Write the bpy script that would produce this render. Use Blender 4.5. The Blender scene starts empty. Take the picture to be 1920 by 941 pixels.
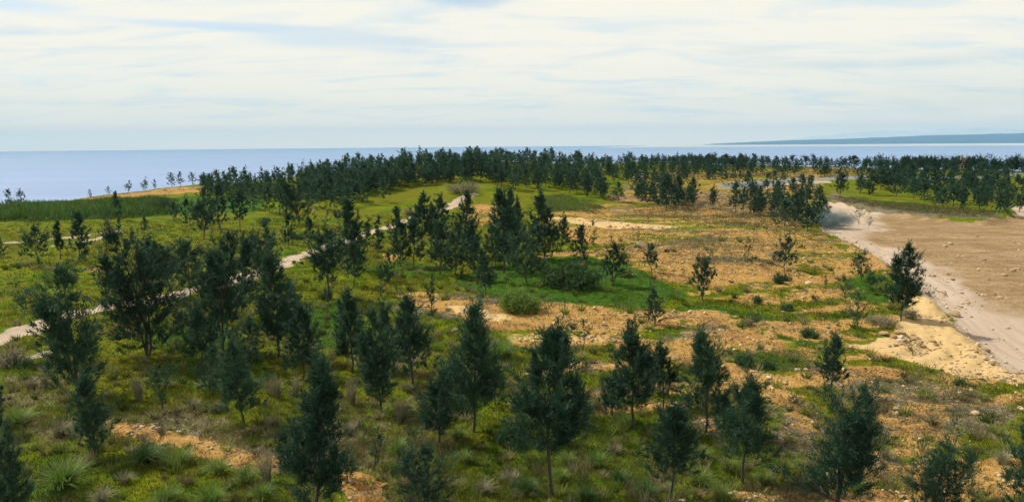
import bpy, math, random
import numpy as np
from mathutils import Matrix, Vector

# ------------------------------------------------------------------ camera, world, sun, exposure
scene = bpy.context.scene
COL = scene.collection
F, W0, H0 = 1350.0, 1920.0, 941.0
CAMZ = 16.0
PITCH = math.radians(8.53)
ROLL = math.radians(0.45)
SEA = -160.0

cr, sr, cp, sp = math.cos(ROLL), math.sin(ROLL), math.cos(PITCH), math.sin(PITCH)
fwd = np.array([0.0, cp, -sp])
r0 = np.array([1.0, 0.0, 0.0]); u0 = np.array([0.0, sp, cp])
rgt = r0 * cr - u0 * sr
upv = u0 * cr + r0 * sr
cam_data = bpy.data.cameras.new('camera')
cam = bpy.data.objects.new('camera', cam_data)
COL.objects.link(cam)
cam_data.sensor_width = 36.0
cam_data.lens = 36.0 * F / W0
cam_data.clip_start = 0.5
cam_data.clip_end = 200000.0
m = Matrix.Identity(4)
for i in range(3):
    m[i][0] = rgt[i]; m[i][1] = upv[i]; m[i][2] = -fwd[i]
m[2][3] = CAMZ
cam.matrix_world = m
scene.camera = cam

SUN_EL = math.radians(50)
SHADOW_AZ = math.radians(-27)          # direction the shadows run on the ground, measured from +X
to_sun = Vector((-math.cos(SHADOW_AZ) * math.cos(SUN_EL), -math.sin(SHADOW_AZ) * math.cos(SUN_EL), math.sin(SUN_EL)))
sun_data = bpy.data.lights.new('sun', 'SUN')
sun_data.energy = 4.9
sun_data.angle = math.radians(0.5)
sun_data.color = (1.0, 0.93, 0.80)
sun = bpy.data.objects.new('sun', sun_data)
sun.rotation_euler = to_sun.to_track_quat('Z', 'Y').to_euler()
COL.objects.link(sun)

scene.view_settings.view_transform = 'Standard'
scene.view_settings.look = 'None'
scene.view_settings.exposure = 0.0
scene.view_settings.gamma = 1.0
scene.cycles.use_denoising = True
scene.cycles.max_bounces = 5
scene.cycles.diffuse_bounces = 2
scene.cycles.transmission_bounces = 3
scene.cycles.volume_bounces = 0
scene.cycles.transparent_max_bounces = 4
scene.cycles.use_adaptive_sampling = True
scene.cycles.adaptive_threshold = 0.02


class NT:
    """tiny helper to write node trees"""
    def __init__(s, tree):
        s.t = tree; s.n = tree.nodes; s.l = tree.links
    def node(s, kind, **kw):
        n = s.n.new(kind)
        for k, v in kw.items():
            setattr(n, k, v)
        return n
    def put(s, sock, v):
        if isinstance(v, bpy.types.NodeSocket):
            s.l.new(v, sock)
        elif v is not None:
            if hasattr(sock.default_value, '__len__') and not hasattr(v, '__len__'):
                v = (v,) * len(sock.default_value)
            if hasattr(sock.default_value, '__len__') and len(sock.default_value) == 4 and len(v) == 3:
                v = (*v, 1)
            sock.default_value = v
    def math(s, op, a, b=None, c=None, clamp=False):
        n = s.node('ShaderNodeMath', operation=op, use_clamp=clamp)
        s.put(n.inputs[0], a)
        if b is not None: s.put(n.inputs[1], b)
        if c is not None: s.put(n.inputs[2], c)
        return n.outputs[0]
    def mix(s, fac, a, b, mode='MIX'):
        n = s.node('ShaderNodeMix', data_type='RGBA', blend_type=mode)
        n.clamp_factor = True
        s.put(n.inputs[0], fac); s.put(n.inputs[6], a); s.put(n.inputs[7], b)
        return n.outputs[2]
    def step(s, v, lo, hi):
        n = s.node('ShaderNodeMapRange', interpolation_type='SMOOTHSTEP')
        s.put(n.inputs[0], v); n.inputs[1].default_value = lo; n.inputs[2].default_value = hi
        return n.outputs[0]
    def noise(s, vec, scale, detail=4, rough=0.55, dist=0.0):
        n = s.node('ShaderNodeTexNoise')
        s.put(n.inputs['Vector'], vec)
        n.inputs['Scale'].default_value = scale
        n.inputs['Detail'].default_value = detail
        n.inputs['Roughness'].default_value = rough
        n.inputs['Distortion'].default_value = dist
        return n.outputs[0]
    def vscale(s, vec, v):
        n = s.node('ShaderNodeVectorMath', operation='MULTIPLY')
        s.put(n.inputs[0], vec); n.inputs[1].default_value = v
        return n.outputs[0]


world = bpy.data.worlds.new('World')
scene.world = world
world.use_nodes = True
w = NT(world.node_tree)
w.n.clear()
sky = w.node('ShaderNodeTexSky', sky_type='NISHITA')
sky.sun_disc = False
sky.sun_elevation = SUN_EL
sky.sun_rotation = math.atan2(to_sun.x, to_sun.y)
sky.altitude = 200
sky.air_density = 1.0; sky.dust_density = 0.6; sky.ozone_density = 1.2
tc = w.node('ShaderNodeTexCoord')
sx = w.node('ShaderNodeSeparateXYZ'); w.put(sx.inputs[0], tc.outputs['Generated'])
X, Y, Z = sx.outputs
zc = w.math('MAXIMUM', Z, 0.0)
den = w.math('ADD', zc, 0.13)
cx = w.math('DIVIDE', X, den); cy = w.math('DIVIDE', Y, den)
cb = w.node('ShaderNodeCombineXYZ'); w.put(cb.inputs[0], cx); w.put(cb.inputs[1], cy)
P = cb.outputs[0]
# broken sheet of cloud on a flat layer: grazing views fill in, gaps widened overhead, out of view, to deepen shadows
n1 = w.noise(w.vscale(P, (1.1, 1.9, 1)), 1.0, 7, 0.60, 0.7)
n2 = w.noise(w.vscale(P, (0.23, 0.30, 1)), 1.0, 3, 0.5)
az = w.math('ARCTAN2', X, Y)
el = w.math('ARCSINE', Z)
def blob(a, e, sa, se, amp):
    da = w.math('DIVIDE', w.math('SUBTRACT', az, math.radians(a)), math.radians(sa))
    de = w.math('DIVIDE', w.math('SUBTRACT', el, math.radians(e)), math.radians(se))
    q = w.math('ADD', w.math('MULTIPLY', da, da), w.math('MULTIPLY', de, de))
    return w.math('MULTIPLY', w.math('POWER', 2.718, w.math('MULTIPLY', q, -1.0)), amp)
gap = blob(-3.2, 11.2, 3.0, 0.9, 0.62)
for b in ((-5.5, 12.2, 7.5, 1.0, 0.40), (-21, 8.35, 8.5, 0.30, 0.52), (-34.5, 8.9, 4.0, 0.35, 0.5), (-27, 10.2, 4.0, 0.55, 0.30),
          (-15.5, 7.6, 3.4, 0.50, 0.36), (-9, 7.7, 4.5, 0.55, 0.34), (-8.5, 6.9, 3.0, 0.35, 0.2), (29, 5.2, 11, 0.55, 0.22), (17.5, 6.5, 3.0, 0.35, 0.14), (-32, 4.6, 6, 0.8, 0.14),
          (32, 3.0, 9, 1.4, 0.14)):
    gap = w.math('ADD', gap, blob(*b))
up = w.step(el, 0.24, 0.9)
cov = w.math('ADD', w.math('MULTIPLY', n1, 0.75), w.math('MULTIPLY', n2, 0.5))
cov = w.math('SUBTRACT', w.math('ADD', cov, 0.02), gap)
cov = w.math('SUBTRACT', cov, w.math('MULTIPLY', up, 0.20))
mask = w.step(cov, 0.26, 0.60)
n3 = w.noise(w.vscale(P, (0.9, 2.0, 1)), 1.3, 7, 0.62, 0.8)
shade = w.step(n3, 0.27, 0.56)
ccol = w.mix(shade, (0.80, 0.89, 0.90, 1), (1.06, 1.00, 0.86, 1))
ccol = w.mix(w.step(el, 0.05, 0.0), ccol, (1.60, 1.32, 1.08, 1))
ccol = w.mix(w.math('MULTIPLY', up, 0.6), ccol, (0.45, 0.50, 0.55, 1))  # unseen upper cloud dimmed to cut the fill light
skyc = w.node('ShaderNodeMix', data_type='RGBA', blend_type='MULTIPLY')
skyc.inputs[0].default_value = 1.0
w.put(skyc.inputs[6], sky.outputs[0]); w.put(skyc.inputs[7], (0.13, 0.13, 0.13, 1))
veil = w.math('MULTIPLY', w.math('SUBTRACT', 1.0, up), 0.68)      # thin high veil seen at a grazing angle
mask = w.math('ADD', veil, w.math('MULTIPLY', mask, w.math('SUBTRACT', 0.97, veil)))
mask = w.math('SUBTRACT', mask, w.math('MULTIPLY', gap, 0.6), clamp=True)
fin = w.mix(mask, skyc.outputs[2], ccol)
bg = w.node('ShaderNodeBackground')
w.put(bg.inputs[0], fin); bg.inputs[1].default_value = 1.0
ow = w.node('ShaderNodeOutputWorld')
w.l.new(bg.outputs[0], ow.inputs[0])

# ------------------------------------------------------------------ numeric helpers
def _hash(ix, iy, seed):
    h = (ix.astype(np.int64) * 374761393 + iy.astype(np.int64) * 668265263 + seed * 974634777) & 0xFFFFFFFF
    h = ((h ^ (h >> 13)) * 1274126177) & 0xFFFFFFFF
    h = h ^ (h >> 16)
    return (h & 0xFFFFFF) / float(0xFFFFFF)

def vnoise(x, y, seed=0):
    ix = np.floor(x); iy = np.floor(y)
    fx = x - ix; fy = y - iy
    fx = fx * fx * fx * (fx * (fx * 6 - 15) + 10); fy = fy * fy * fy * (fy * (fy * 6 - 15) + 10)
    a = _hash(ix, iy, seed); b = _hash(ix + 1, iy, seed); c = _hash(ix, iy + 1, seed); d = _hash(ix + 1, iy + 1, seed)
    return (a + (b - a) * fx) * (1 - fy) + (c + (d - c) * fx) * fy

def fbm(x, y, scale, octs=4, seed=0, rough=0.5):
    """about -1..1"""
    s = 0; amp = 1.0; tot = 0
    x = x / scale; y = y / scale
    for o in range(octs):
        s = s + amp * (vnoise(x, y, seed + o * 17) * 2 - 1)
        tot += amp; amp *= rough
        x, y = x * 1.9 + y * 0.6 + 3.1, y * 1.9 - x * 0.6 + 7.7
    return s / tot * 1.5

def sstep(v, lo, hi):
    t = np.clip((v - lo) / (hi - lo), 0, 1)
    return t * t * (3 - 2 * t)

def ray(px, py):
    d = fwd + rgt * ((px - W0 / 2) / F) + upv * ((H0 / 2 - py) / F)
    return d / np.linalg.norm(d)

def project(x, y, z):
    """photo pixel of world points (arrays)"""
    v = np.stack([x, y, z - CAMZ], -1)
    a = v @ rgt; b = v @ upv; c = v @ fwd
    c = np.where(c < 0.1, 0.1, c)
    return W0 / 2 + F * a / c, H0 / 2 - F * b / c

# edge of the plateau by bearing
_ep = np.array([-600, 0, 100, 200, 300, 400, 480, 540, 620, 700, 1000, 1120, 1300, 1500, 1640, 1800, 1920, 2600], float)
_er = np.array([235, 225, 248, 266, 292, 312, 296, 292, 315, 330, 370, 383, 356, 324, 320, 338, 342, 330], float)
_ea = np.arctan2((_ep - 960) / F, 1.0)

def base_height(x, y):
    x = np.asarray(x, float); y = np.asarray(y, float)
    r = np.hypot(x, y); a = np.arctan2(x, y)
    R = np.interp(a, _ea, _er)
    back = sstep(np.abs(a), 0.9, 1.8)
    R = R * (1 - back) + 420 * back
    ridge = 9.3 * np.exp(-((x + 16) / np.where(x < -16, 78, 62)) ** 2 - ((y - 268) / 62) ** 2)
    plat = 5.3 * sstep(y, 170, 330) * sstep(x, -10, 60)
    z = np.maximum(ridge, plat) + 0.35 * np.minimum(ridge, plat)
    z = z - 1.6 * np.exp(-((x + 42) / 26) ** 2 - ((y - 150) / 32) ** 2)
    z = z + 1.0 * fbm(x, y, 55, 3, 5) * sstep(r, 25, 90)
    # bank down to the cleared ground on the right
    over = np.maximum(r - R, 0)
    z = z - over * over / (over + 30) * 0.62
    return np.maximum(z, SEA - 6)

_T = 5.0 * 1.012 ** np.arange(440)
def cast(px, py, hf):
    d = ray(px, py)
    P = d[None] * _T[:, None]
    hit = np.nonzero(CAMZ + P[:, 2] <= base_height(P[:, 0], P[:, 1]))[0]
    if len(hit):
        tb = _T[hit[0]]; ta = tb / 1.012
        if hf is not base_height: ta, tb = ta * 0.93, tb * 1.06
        for _ in range(3 if hf is base_height else 2):
            tt = np.linspace(ta, tb, 25)
            P = d[None] * tt[:, None]
            k = np.nonzero(CAMZ + P[:, 2] <= hf(P[:, 0], P[:, 1]))[0]
            k = k[0] if len(k) else 24
            ta, tb = tt[max(k - 1, 0)], tt[k]
        q = d * tb
        return np.array([q[0], q[1]])
    az_ = math.atan2(d[0], d[1]); R = float(np.interp(az_, _ea, _er))
    return np.array([math.sin(az_) * R, math.cos(az_) * R])

# ------------------------------------------------------------------ ground zones (outlines of what grows or lies where)
def poly_world(pts):
    out = []
    n = len(pts)
    for i in range(n):
        a = np.array(pts[i], float); b = np.array(pts[(i + 1) % n], float)
        k = max(1, int(np.hypot(*(b - a)) / 60))
        for j in range(k):
            q = a + (b - a) * j / k
            out.append(cast(q[0], q[1], base_height))
    return np.array(out)

def sd_poly(x, y, P):
    """signed distance, positive inside"""
    d = np.full(x.shape, 1e9); inside = np.zeros(x.shape, bool)
    n = len(P)
    for i in range(n):
        ax, ay = P[i]; bx, by = P[(i + 1) % n]
        ex, ey = bx - ax, by - ay
        L = ex * ex + ey * ey + 1e-9
        t = np.clip(((x - ax) * ex + (y - ay) * ey) / L, 0, 1)
        d = np.minimum(d, np.hypot(x - ax - t * ex, y - ay - t * ey))
        c = ((ay > y) != (by > y))
        xi = ex * (y - ay) / (ey if abs(ey) > 1e-9 else 1e-9) + ax
        inside ^= c & (x < xi)
    return np.where(inside, d, -d)

def sd_line(x, y, P, half):
    d = np.full(x.shape, 1e9)
    for i in range(len(P) - 1):
        ax, ay = P[i]; bx, by = P[i + 1]
        ex, ey = bx - ax, by - ay
        L = ex * ex + ey * ey + 1e-9
        t = np.clip(((x - ax) * ex + (y - ay) * ey) / L, 0, 1)
        d = np.minimum(d, np.hypot(x - ax - t * ex, y - ay - t * ey))
    return half - d

ZONES = [
 # kind, weight, roughness of the edge (m), outline in photo pixels raised onto the terrain
 ('soil', 0.66, 3.0, [(1000,405),(1130,380),(1300,385),(1420,400),(1530,430),(1600,460),(1650,500),(1600,512),(1500,503),(1440,520),(1430,550),(1330,545),(1240,520),(1180,480),(1100,462),(1030,440)]),
 ('soil', 0.55, 5.0, [(1120,380),(1180,335),(1260,318),(1420,318),(1640,312),(1640,328),(1560,345),(1550,380),(1530,420),(1300,392)]),
 ('soil', 0.80, 1.2, [(830,572),(930,575),(1060,568),(1150,574),(1210,578),(1260,577),(1340,585),(1470,605),(1560,625),(1640,640),(1680,668),(1560,650),(1400,617),(1280,602),(1230,612),(1160,638),(1040,638),(930,622),(850,592)]),
 ('soil', 0.82, 1.6, [(930,605),(1050,625),(1200,630),(1300,650),(1380,680),(1450,700),(1520,740),(1560,800),(1490,870),(1440,820),(1440,760),(1350,705),(1250,668),(1100,652),(980,642)]),
 ('soil', 0.80, 1.6, [(1590,690),(1700,735),(1830,765),(1800,820),(1690,885),(1600,900),(1640,820),(1590,770)]),
 ('soil', 0.55, 1.4, [(1480,640),(1560,668),(1700,705),(1850,745),(1940,770),(1930,800),(1800,770),(1650,720),(1500,670)]),
 ('soil', 1.00, 0.8, [(740,553),(800,548),(870,558),(895,575),(820,587),(760,567)]),
 ('soil', 1.00, 0.7, [(205,790),(280,798),(330,812),(400,832),(490,858),(505,878),(400,858),(300,832),(215,818)]),
 ('soil', 1.00, 0.6, [(645,880),(700,895),(735,941),(690,970),(650,935)]),
 ('soil', 1.00, 0.6, [(1285,755),(1360,785),(1355,818),(1290,812)]),
 ('soil', 0.90, 0.7, [(715,475),(748,478),(742,492),(720,490)]),
 ('soil', 0.70, 1.0, [(160,506),(212,502),(215,512),(165,516)]),
 ('soil', 0.85, 1.2, [(870,392),(900,380),(935,385),(940,410),(900,425),(870,420)]),
 ('soil', 0.90, 1.5, [(1590,415),(1640,470),(1700,500),(1640,505),(1560,450),(1540,425)]),
 ('pale', 1.00, 2.0, [(1025,408),(1090,410),(1180,418),(1265,427),(1240,434),(1130,429),(1060,420)]),
 ('pale', 1.10, 0.8, [(1700,562),(1745,558),(1790,588),(1850,648),(1925,708),(1930,735),(1850,715),(1760,692),(1680,672),(1600,655),(1690,630),(1690,600)]),
 ('pale', 1.00, 0.6, [(835,575),(890,578),(960,600),(940,605),(870,595)]),
 ('pale', 0.50, 0.8, [(940,627),(1060,630),(1190,632),(1190,648),(1060,645),(960,640)]),
 ('soil', 0.75, 2.5, [(160,372),(230,364),(320,353),(385,350),(385,359),(310,367),(240,371),(170,378)]),
 ('lush', 1.45, 1.0, [(860,530),(900,505),(960,490),(1020,485),(1090,482),(1150,492),(1205,508),(1250,533),(1285,556),(1215,576),(1150,572),(1060,565),(1000,562),(930,557)]),
 ('lush', 0.75, 2.0, [(510,575),(640,558),(665,600),(640,660),(520,650)]),
 ('lush', 0.60, 2.0, [(640,500),(760,480),(860,500),(840,530),(700,520)]),
 ('lush', 0.65, 2.0, [(1240,560),(1330,568),(1440,590),(1560,640),(1500,655),(1400,612),(1250,590)]),
 ('lush', 0.80, 1.5, [(1580,520),(1660,508),(1690,535),(1690,570),(1600,560)]),
 ('lush', 0.80, 1.0, [(1370,660),(1450,655),(1500,690),(1430,700),(1375,685)]),
 ('lush', 0.9, 3.0, [(0,378),(150,376),(300,372),(380,368),(500,372),(500,395),(300,408),(150,412),(0,412)]),
 ('lush', 0.55, 2.0, [(250,600),(420,590),(560,700),(450,760),(280,720)]),
 ('lush', 0.50, 1.0, [(900,800),(1200,780),(1300,941),(1000,990),(850,941)]),
 ('dry', 0.75, 2.0, [(1160,470),(1330,440),(1480,455),(1490,500),(1300,500),(1180,490)]),
 ('dry', 0.80, 2.0, [(1300,360),(1480,375),(1530,420),(1420,405),(1250,400)]),
 ('dry', 0.70, 2.0, [(1560,360),(1660,385),(1800,400),(1880,395),(1870,412),(1700,404),(1600,390),(1540,372)]),
 ('dry', 0.60, 1.5, [(1400,600),(1560,630),(1480,625),(1400,612)]),
 ('dry', 0.70, 1.5, [(1200,655),(1330,600),(1420,610),(1380,640),(1250,640)]),
 ('dry', 0.75, 1.5, [(1500,690),(1700,700),(1920,770),(1920,850),(1750,800),(1560,740)]),
 ('dry', 0.65, 1.5, [(150,770),(330,760),(520,830),(520,880),(330,830),(180,810)]),
 ('dry', 0.60, 1.5, [(560,800),(740,800),(760,880),(640,900),(540,870)]),
 ('dry', 0.70, 1.2, [(730,575),(860,545),(940,560),(900,600),(800,600)]),
]
ROADS = [
 ('road', 1.75, 1.3, [(-200,715),(-60,658),(0,634),(50,615),(100,598),(190,578),(330,552),(400,535),(500,505),(555,483),(600,468),(650,449),(700,434),(745,420),(775,409),(815,396),(850,386),(862,374),(885,365)]),
 ('road', 1.1, 0.8, [(0,457),(60,452),(130,446),(220,433)]),
 ('road', 0.8, 0.6, [(100,462),(160,452),(215,440)]),
 ('road', 0.8, 0.6, [(0,683),(60,668),(110,655)]),
 ('grey', 4.0, 0.8, [(1370,350),(1440,341),(1500,336),(1600,334),(1700,333),(1800,332),(1925,327)]),
 ('road', 3.5, 1.5, [(1410,352),(1480,343),(1540,341)]),
 ('road', 1.6, 0.8, [(1270,318),(1330,322),(1360,324)]),
]
CLEARING = [(1546,374),(1600,386),(1650,394),(1700,400),(1780,411),(1850,414),(1885,408),(1903,396),(1890,384),(1930,388),(2100,400),(2500,500),(2500,900),(2050,820),(1960,748),(1920,716),(1880,688),(1840,648),(1800,610),(1760,574),(1720,532),(1660,492),(1600,456),(1560,442),(1538,428),(1550,402)]
FIELD = [(1650,388),(1700,393),(1780,403),(1850,407),(1900,396),(2500,430),(2500,720),(1990,600),(1920,585),(1860,550),(1800,515),(1740,482),(1680,456),(1620,440),(1650,420)]
clear_w = poly_world(CLEARING); field_w = poly_world(FIELD)
zones_w = [(k, wt, e, poly_world(p)) for k, wt, e, p in ZONES]
roads_w = [(k, hw, e, np.array([cast(px, py, base_height) for px, py in p])) for k, hw, e, p in ROADS]

def zone_weights(x, y):
    """dict of 0..1 weights for every kind of ground cover at world points"""
    out = {k: np.zeros(x.shape) for k in ('soil', 'pale', 'lush', 'dry', 'road', 'grey', 'clear', 'field')}
    wob = fbm(x, y, 6.0, 4, 91); wob2 = fbm(x, y, 2.0, 3, 92)
    def soft(sd, e, mul=1.0):
        return np.clip(0.5 + (sd + wob * e * 0.7 + wob2 * e * 0.35) / (e * 1.3), 0, 1) * mul
    for k, wt, e, P in zones_w:
        lo = P.min(0) - 3 * e; hi = P.max(0) + 3 * e
        s = (x > lo[0]) & (x < hi[0]) & (y > lo[1]) & (y < hi[1])
        if s.any():
            sd = sd_poly(x[s], y[s], P)
            e1 = e
            v = np.clip(0.5 + (sd + wob[s] * e1 * 0.7 + wob2[s] * e1 * 0.35) / (e1 * 1.3), 0, 1) * wt
            out[k][s] = np.maximum(out[k][s], v)
    for k, hw, e, P in roads_w:
        lo = P.min(0) - 12; hi = P.max(0) + 12
        s = (x > lo[0]) & (x < hi[0]) & (y > lo[1]) & (y < hi[1])
        if s.any():
            sd = sd_line(x[s], y[s], P, hw)
            v = np.clip(0.5 + (sd + wob2[s] * e * 0.8) / (e * 1.2), 0, 1)
            if 1.5 < hw < 3: v = v * (1 - 0.62 * np.exp(-((sd - hw) / 0.38) ** 2) * (0.5 + np.clip(wob[s], -0.5, 0.7)))
            out[k][s] = np.maximum(out[k][s], v)
    r_ = np.hypot(x, y)
    pat = sstep(fbm(x, y, 8.0, 4, 131), 0.18, 0.5) * 0.45 * sstep(r_, 85, 55)
    out['dry'] = np.maximum(out['dry'], pat * (1 - 0.6 * out['lush']))
    # thin washed-out streaks of bare soil across the right-hand slope
    xs_ = x * 0.97 + y * 0.22; ys_ = y * 0.97 - x * 0.22
    st_ = sstep(fbm(xs_ * 0.30, ys_ * 1.5, 4.5, 4, 161), 0.02, 0.30) * sstep(x, -6, 6) * sstep(r_, 26, 34) * sstep(r_, 125, 95)
    out['soil'] = np.maximum(out['soil'], 0.80 * st_ * (1 - np.clip(out['lush'] * 0.9, 0, 1)))
    pat = sstep(fbm(x * 0.6, y * 1.6, 9.0, 4, 141), 0.05, 0.35) * 0.85
    out['dry'] = np.maximum(out['dry'], pat * (out['soil'] > 0.45))
    out['soil'] = out['soil'] * (1 - 0.45 * sstep(fbm(x * 0.5, y * 1.5, 7.0, 4, 151), 0.15, 0.45))
    sd = sd_poly(x, y, clear_w)
    out['clear'] = np.clip(0.5 + (sd + wob * 0.7 * sstep(r_, 60, 140) + wob2 * 0.7) / 0.9, 0, 1)
    out['clear_sd'] = sd
    out['field'] = np.clip(0.5 + (sd_poly(x, y, field_w) + wob * 2.5) / 5.0, 0, 1)
    return out

def height(x, y, Z=None):
    x = np.asarray(x, float); y = np.asarray(y, float)
    sc = x.ndim == 0
    if sc: x = x.reshape(1); y = y.reshape(1)
    z = base_height(x, y)
    if Z is None: Z = zone_weights(x, y)
    r = np.hypot(x, y)
    made = np.clip(Z['road'] + Z['clear'] + Z['grey'], 0, 1)
    n = 0.16 * fbm(x, y, 7, 3, 31) + 0.07 * fbm(x, y, 1.8, 3, 37)
    soil = np.clip(Z['soil'] + Z['pale'], 0, 1)
    # eroded steps across the bare soil, hummocks in the grass
    t = (y * 0.33 + x * 0.12 + 1.4 * fbm(x, y, 9, 3, 41))
    st = t - np.floor(t)
    step = (sstep(st, 0.0, 0.22) - st) * 0.34
    n = n + soil * step + (1 - soil) * 0.10 * np.abs(fbm(x, y, 3.2, 2, 43)) + 0.075 * soil * fbm(x, y, 0.8, 3, 47, 0.6)
    z = z + n * (1 - 0.85 * made)
    z = z - 0.9 * sstep(Z['clear_sd'], -1.2, 0.8) * sstep(y, 40, 60) - 0.12 * Z['road']
    fur = fbm(x * 0.5, y * 1.4, 2.2, 4, 53, 0.65)
    z = z + Z['field'] * Z['clear'] * 0.16 * fur + (1 - Z['field']) * Z['clear'] * 0.05 * fbm(x * 1.2 + y * 0.8, y * 0.2, 1.2, 3, 57)
    z = z + 0.30 * np.exp(-(Z['clear_sd'] / 1.1) ** 2) * (0.4 + np.abs(fbm(x, y, 2.0, 3, 59)))
    return float(z[0]) if sc else z

def at(px, py):
    p = cast(px, py, lambda a, b: height(a, b))
    return float(p[0]), float(p[1]), height(p[0], p[1])

def z_at_pixel(x, y, px, py):
    """height above (x, y) that is seen at picture row py"""
    d = ray(px, py); hd = math.hypot(d[0], d[1])
    return CAMZ + d[2] / hd * math.hypot(x, y)

# ------------------------------------------------------------------ materials
def material(name):
    mt = bpy.data.materials.new(name); mt.use_nodes = True
    nt = NT(mt.node_tree); nt.n.clear()
    out = nt.node('ShaderNodeOutputMaterial')
    return mt, nt, out

def plain(name, col, rough=0.8, var=0.15, scale=3.0, metal=0.0):
    mt, nt, out = material(name)
    g = nt.node('ShaderNodeNewGeometry')
    n = nt.noise(g.outputs['Position'], scale, 4)
    c = nt.mix(n, tuple(v * (1 - var) for v in col), tuple(min(1, v * (1 + var)) for v in col))
    b = nt.node('ShaderNodeBsdfPrincipled')
    nt.put(b.inputs['Base Color'], c); b.inputs['Roughness'].default_value = rough
    b.inputs['Metallic'].default_value = metal
    nt.l.new(b.outputs[0], out.inputs[0])
    return mt

def foliage_mat(name, a, b_, trans=0.25, rough=0.6, attr=None, spec=0.25, objvar=0.35):
    mt, nt, out = material(name)
    g = nt.node('ShaderNodeNewGeometry')
    n = nt.noise(g.outputs['Position'], 1.6, 3)
    rnd = g.outputs['Random Per Island']
    oi = nt.node('ShaderNodeObjectInfo')
    if attr:
        at_ = nt.node('ShaderNodeAttribute', attribute_name=attr)
        col = nt.mix(nt.math('MULTIPLY', rnd, 0.35), at_.outputs['Color'], tuple(b_))
    else:
        f = nt.math('ADD', nt.math('MULTIPLY', n, 0.8), nt.math('MULTIPLY', rnd, 0.35))
        f = nt.math('ADD', nt.math('SUBTRACT', f, 0.25 + objvar / 2), nt.math('MULTIPLY', oi.outputs['Random'], objvar), clamp=True)
        col = nt.mix(f, tuple(a), tuple(b_))
    p = nt.node('ShaderNodeBsdfPrincipled')
    nt.put(p.inputs['Base Color'], col); p.inputs['Roughness'].default_value = rough
    p.inputs['Specular IOR Level'].default_value = spec
    tr = nt.node('ShaderNodeBsdfTranslucent'); nt.put(tr.inputs[0], col)
    mx = nt.node('ShaderNodeMixShader'); mx.inputs[0].default_value = trans
    nt.l.new(p.outputs[0], mx.inputs[1]); nt.l.new(tr.outputs[0], mx.inputs[2])
    nt.l.new(mx.outputs[0], out.inputs[0])
    return mt

M_CROWN = foliage_mat('ironwood_needles', (0.013, 0.044, 0.029), (0.078, 0.165, 0.080), 0.28)
M_CROWN_L = foliage_mat('sapling_needles', (0.030, 0.080, 0.040), (0.070, 0.130, 0.050), 0.3)
M_CROWN_B = foliage_mat('sparse_needles', (0.10, 0.10, 0.05), (0.16, 0.15, 0.08), 0.3)
M_BARK = plain('bark', (0.055, 0.05, 0.042), 0.9, 0.3, 6)
M_BARK_P = plain('pale_bark', (0.22, 0.19, 0.14), 0.9, 0.2, 6)
M_GRASS = foliage_mat('grass_blades', None, (0.16, 0.15, 0.020), 0.30, 0.7, attr='tint', spec=0.02)
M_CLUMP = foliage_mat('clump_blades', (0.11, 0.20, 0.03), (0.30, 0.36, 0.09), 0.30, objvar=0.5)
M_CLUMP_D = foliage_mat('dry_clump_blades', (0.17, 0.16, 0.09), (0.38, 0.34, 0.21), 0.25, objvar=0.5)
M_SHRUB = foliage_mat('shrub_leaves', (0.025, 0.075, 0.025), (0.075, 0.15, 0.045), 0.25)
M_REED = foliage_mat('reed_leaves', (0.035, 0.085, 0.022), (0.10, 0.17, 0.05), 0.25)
M_ROCK = plain('rock', (0.34, 0.23, 0.11), 0.9, 0.35, 2.5)
M_ROCK_P = plain('pale_rock', (0.50, 0.42, 0.30), 0.9, 0.2, 3)

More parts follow.
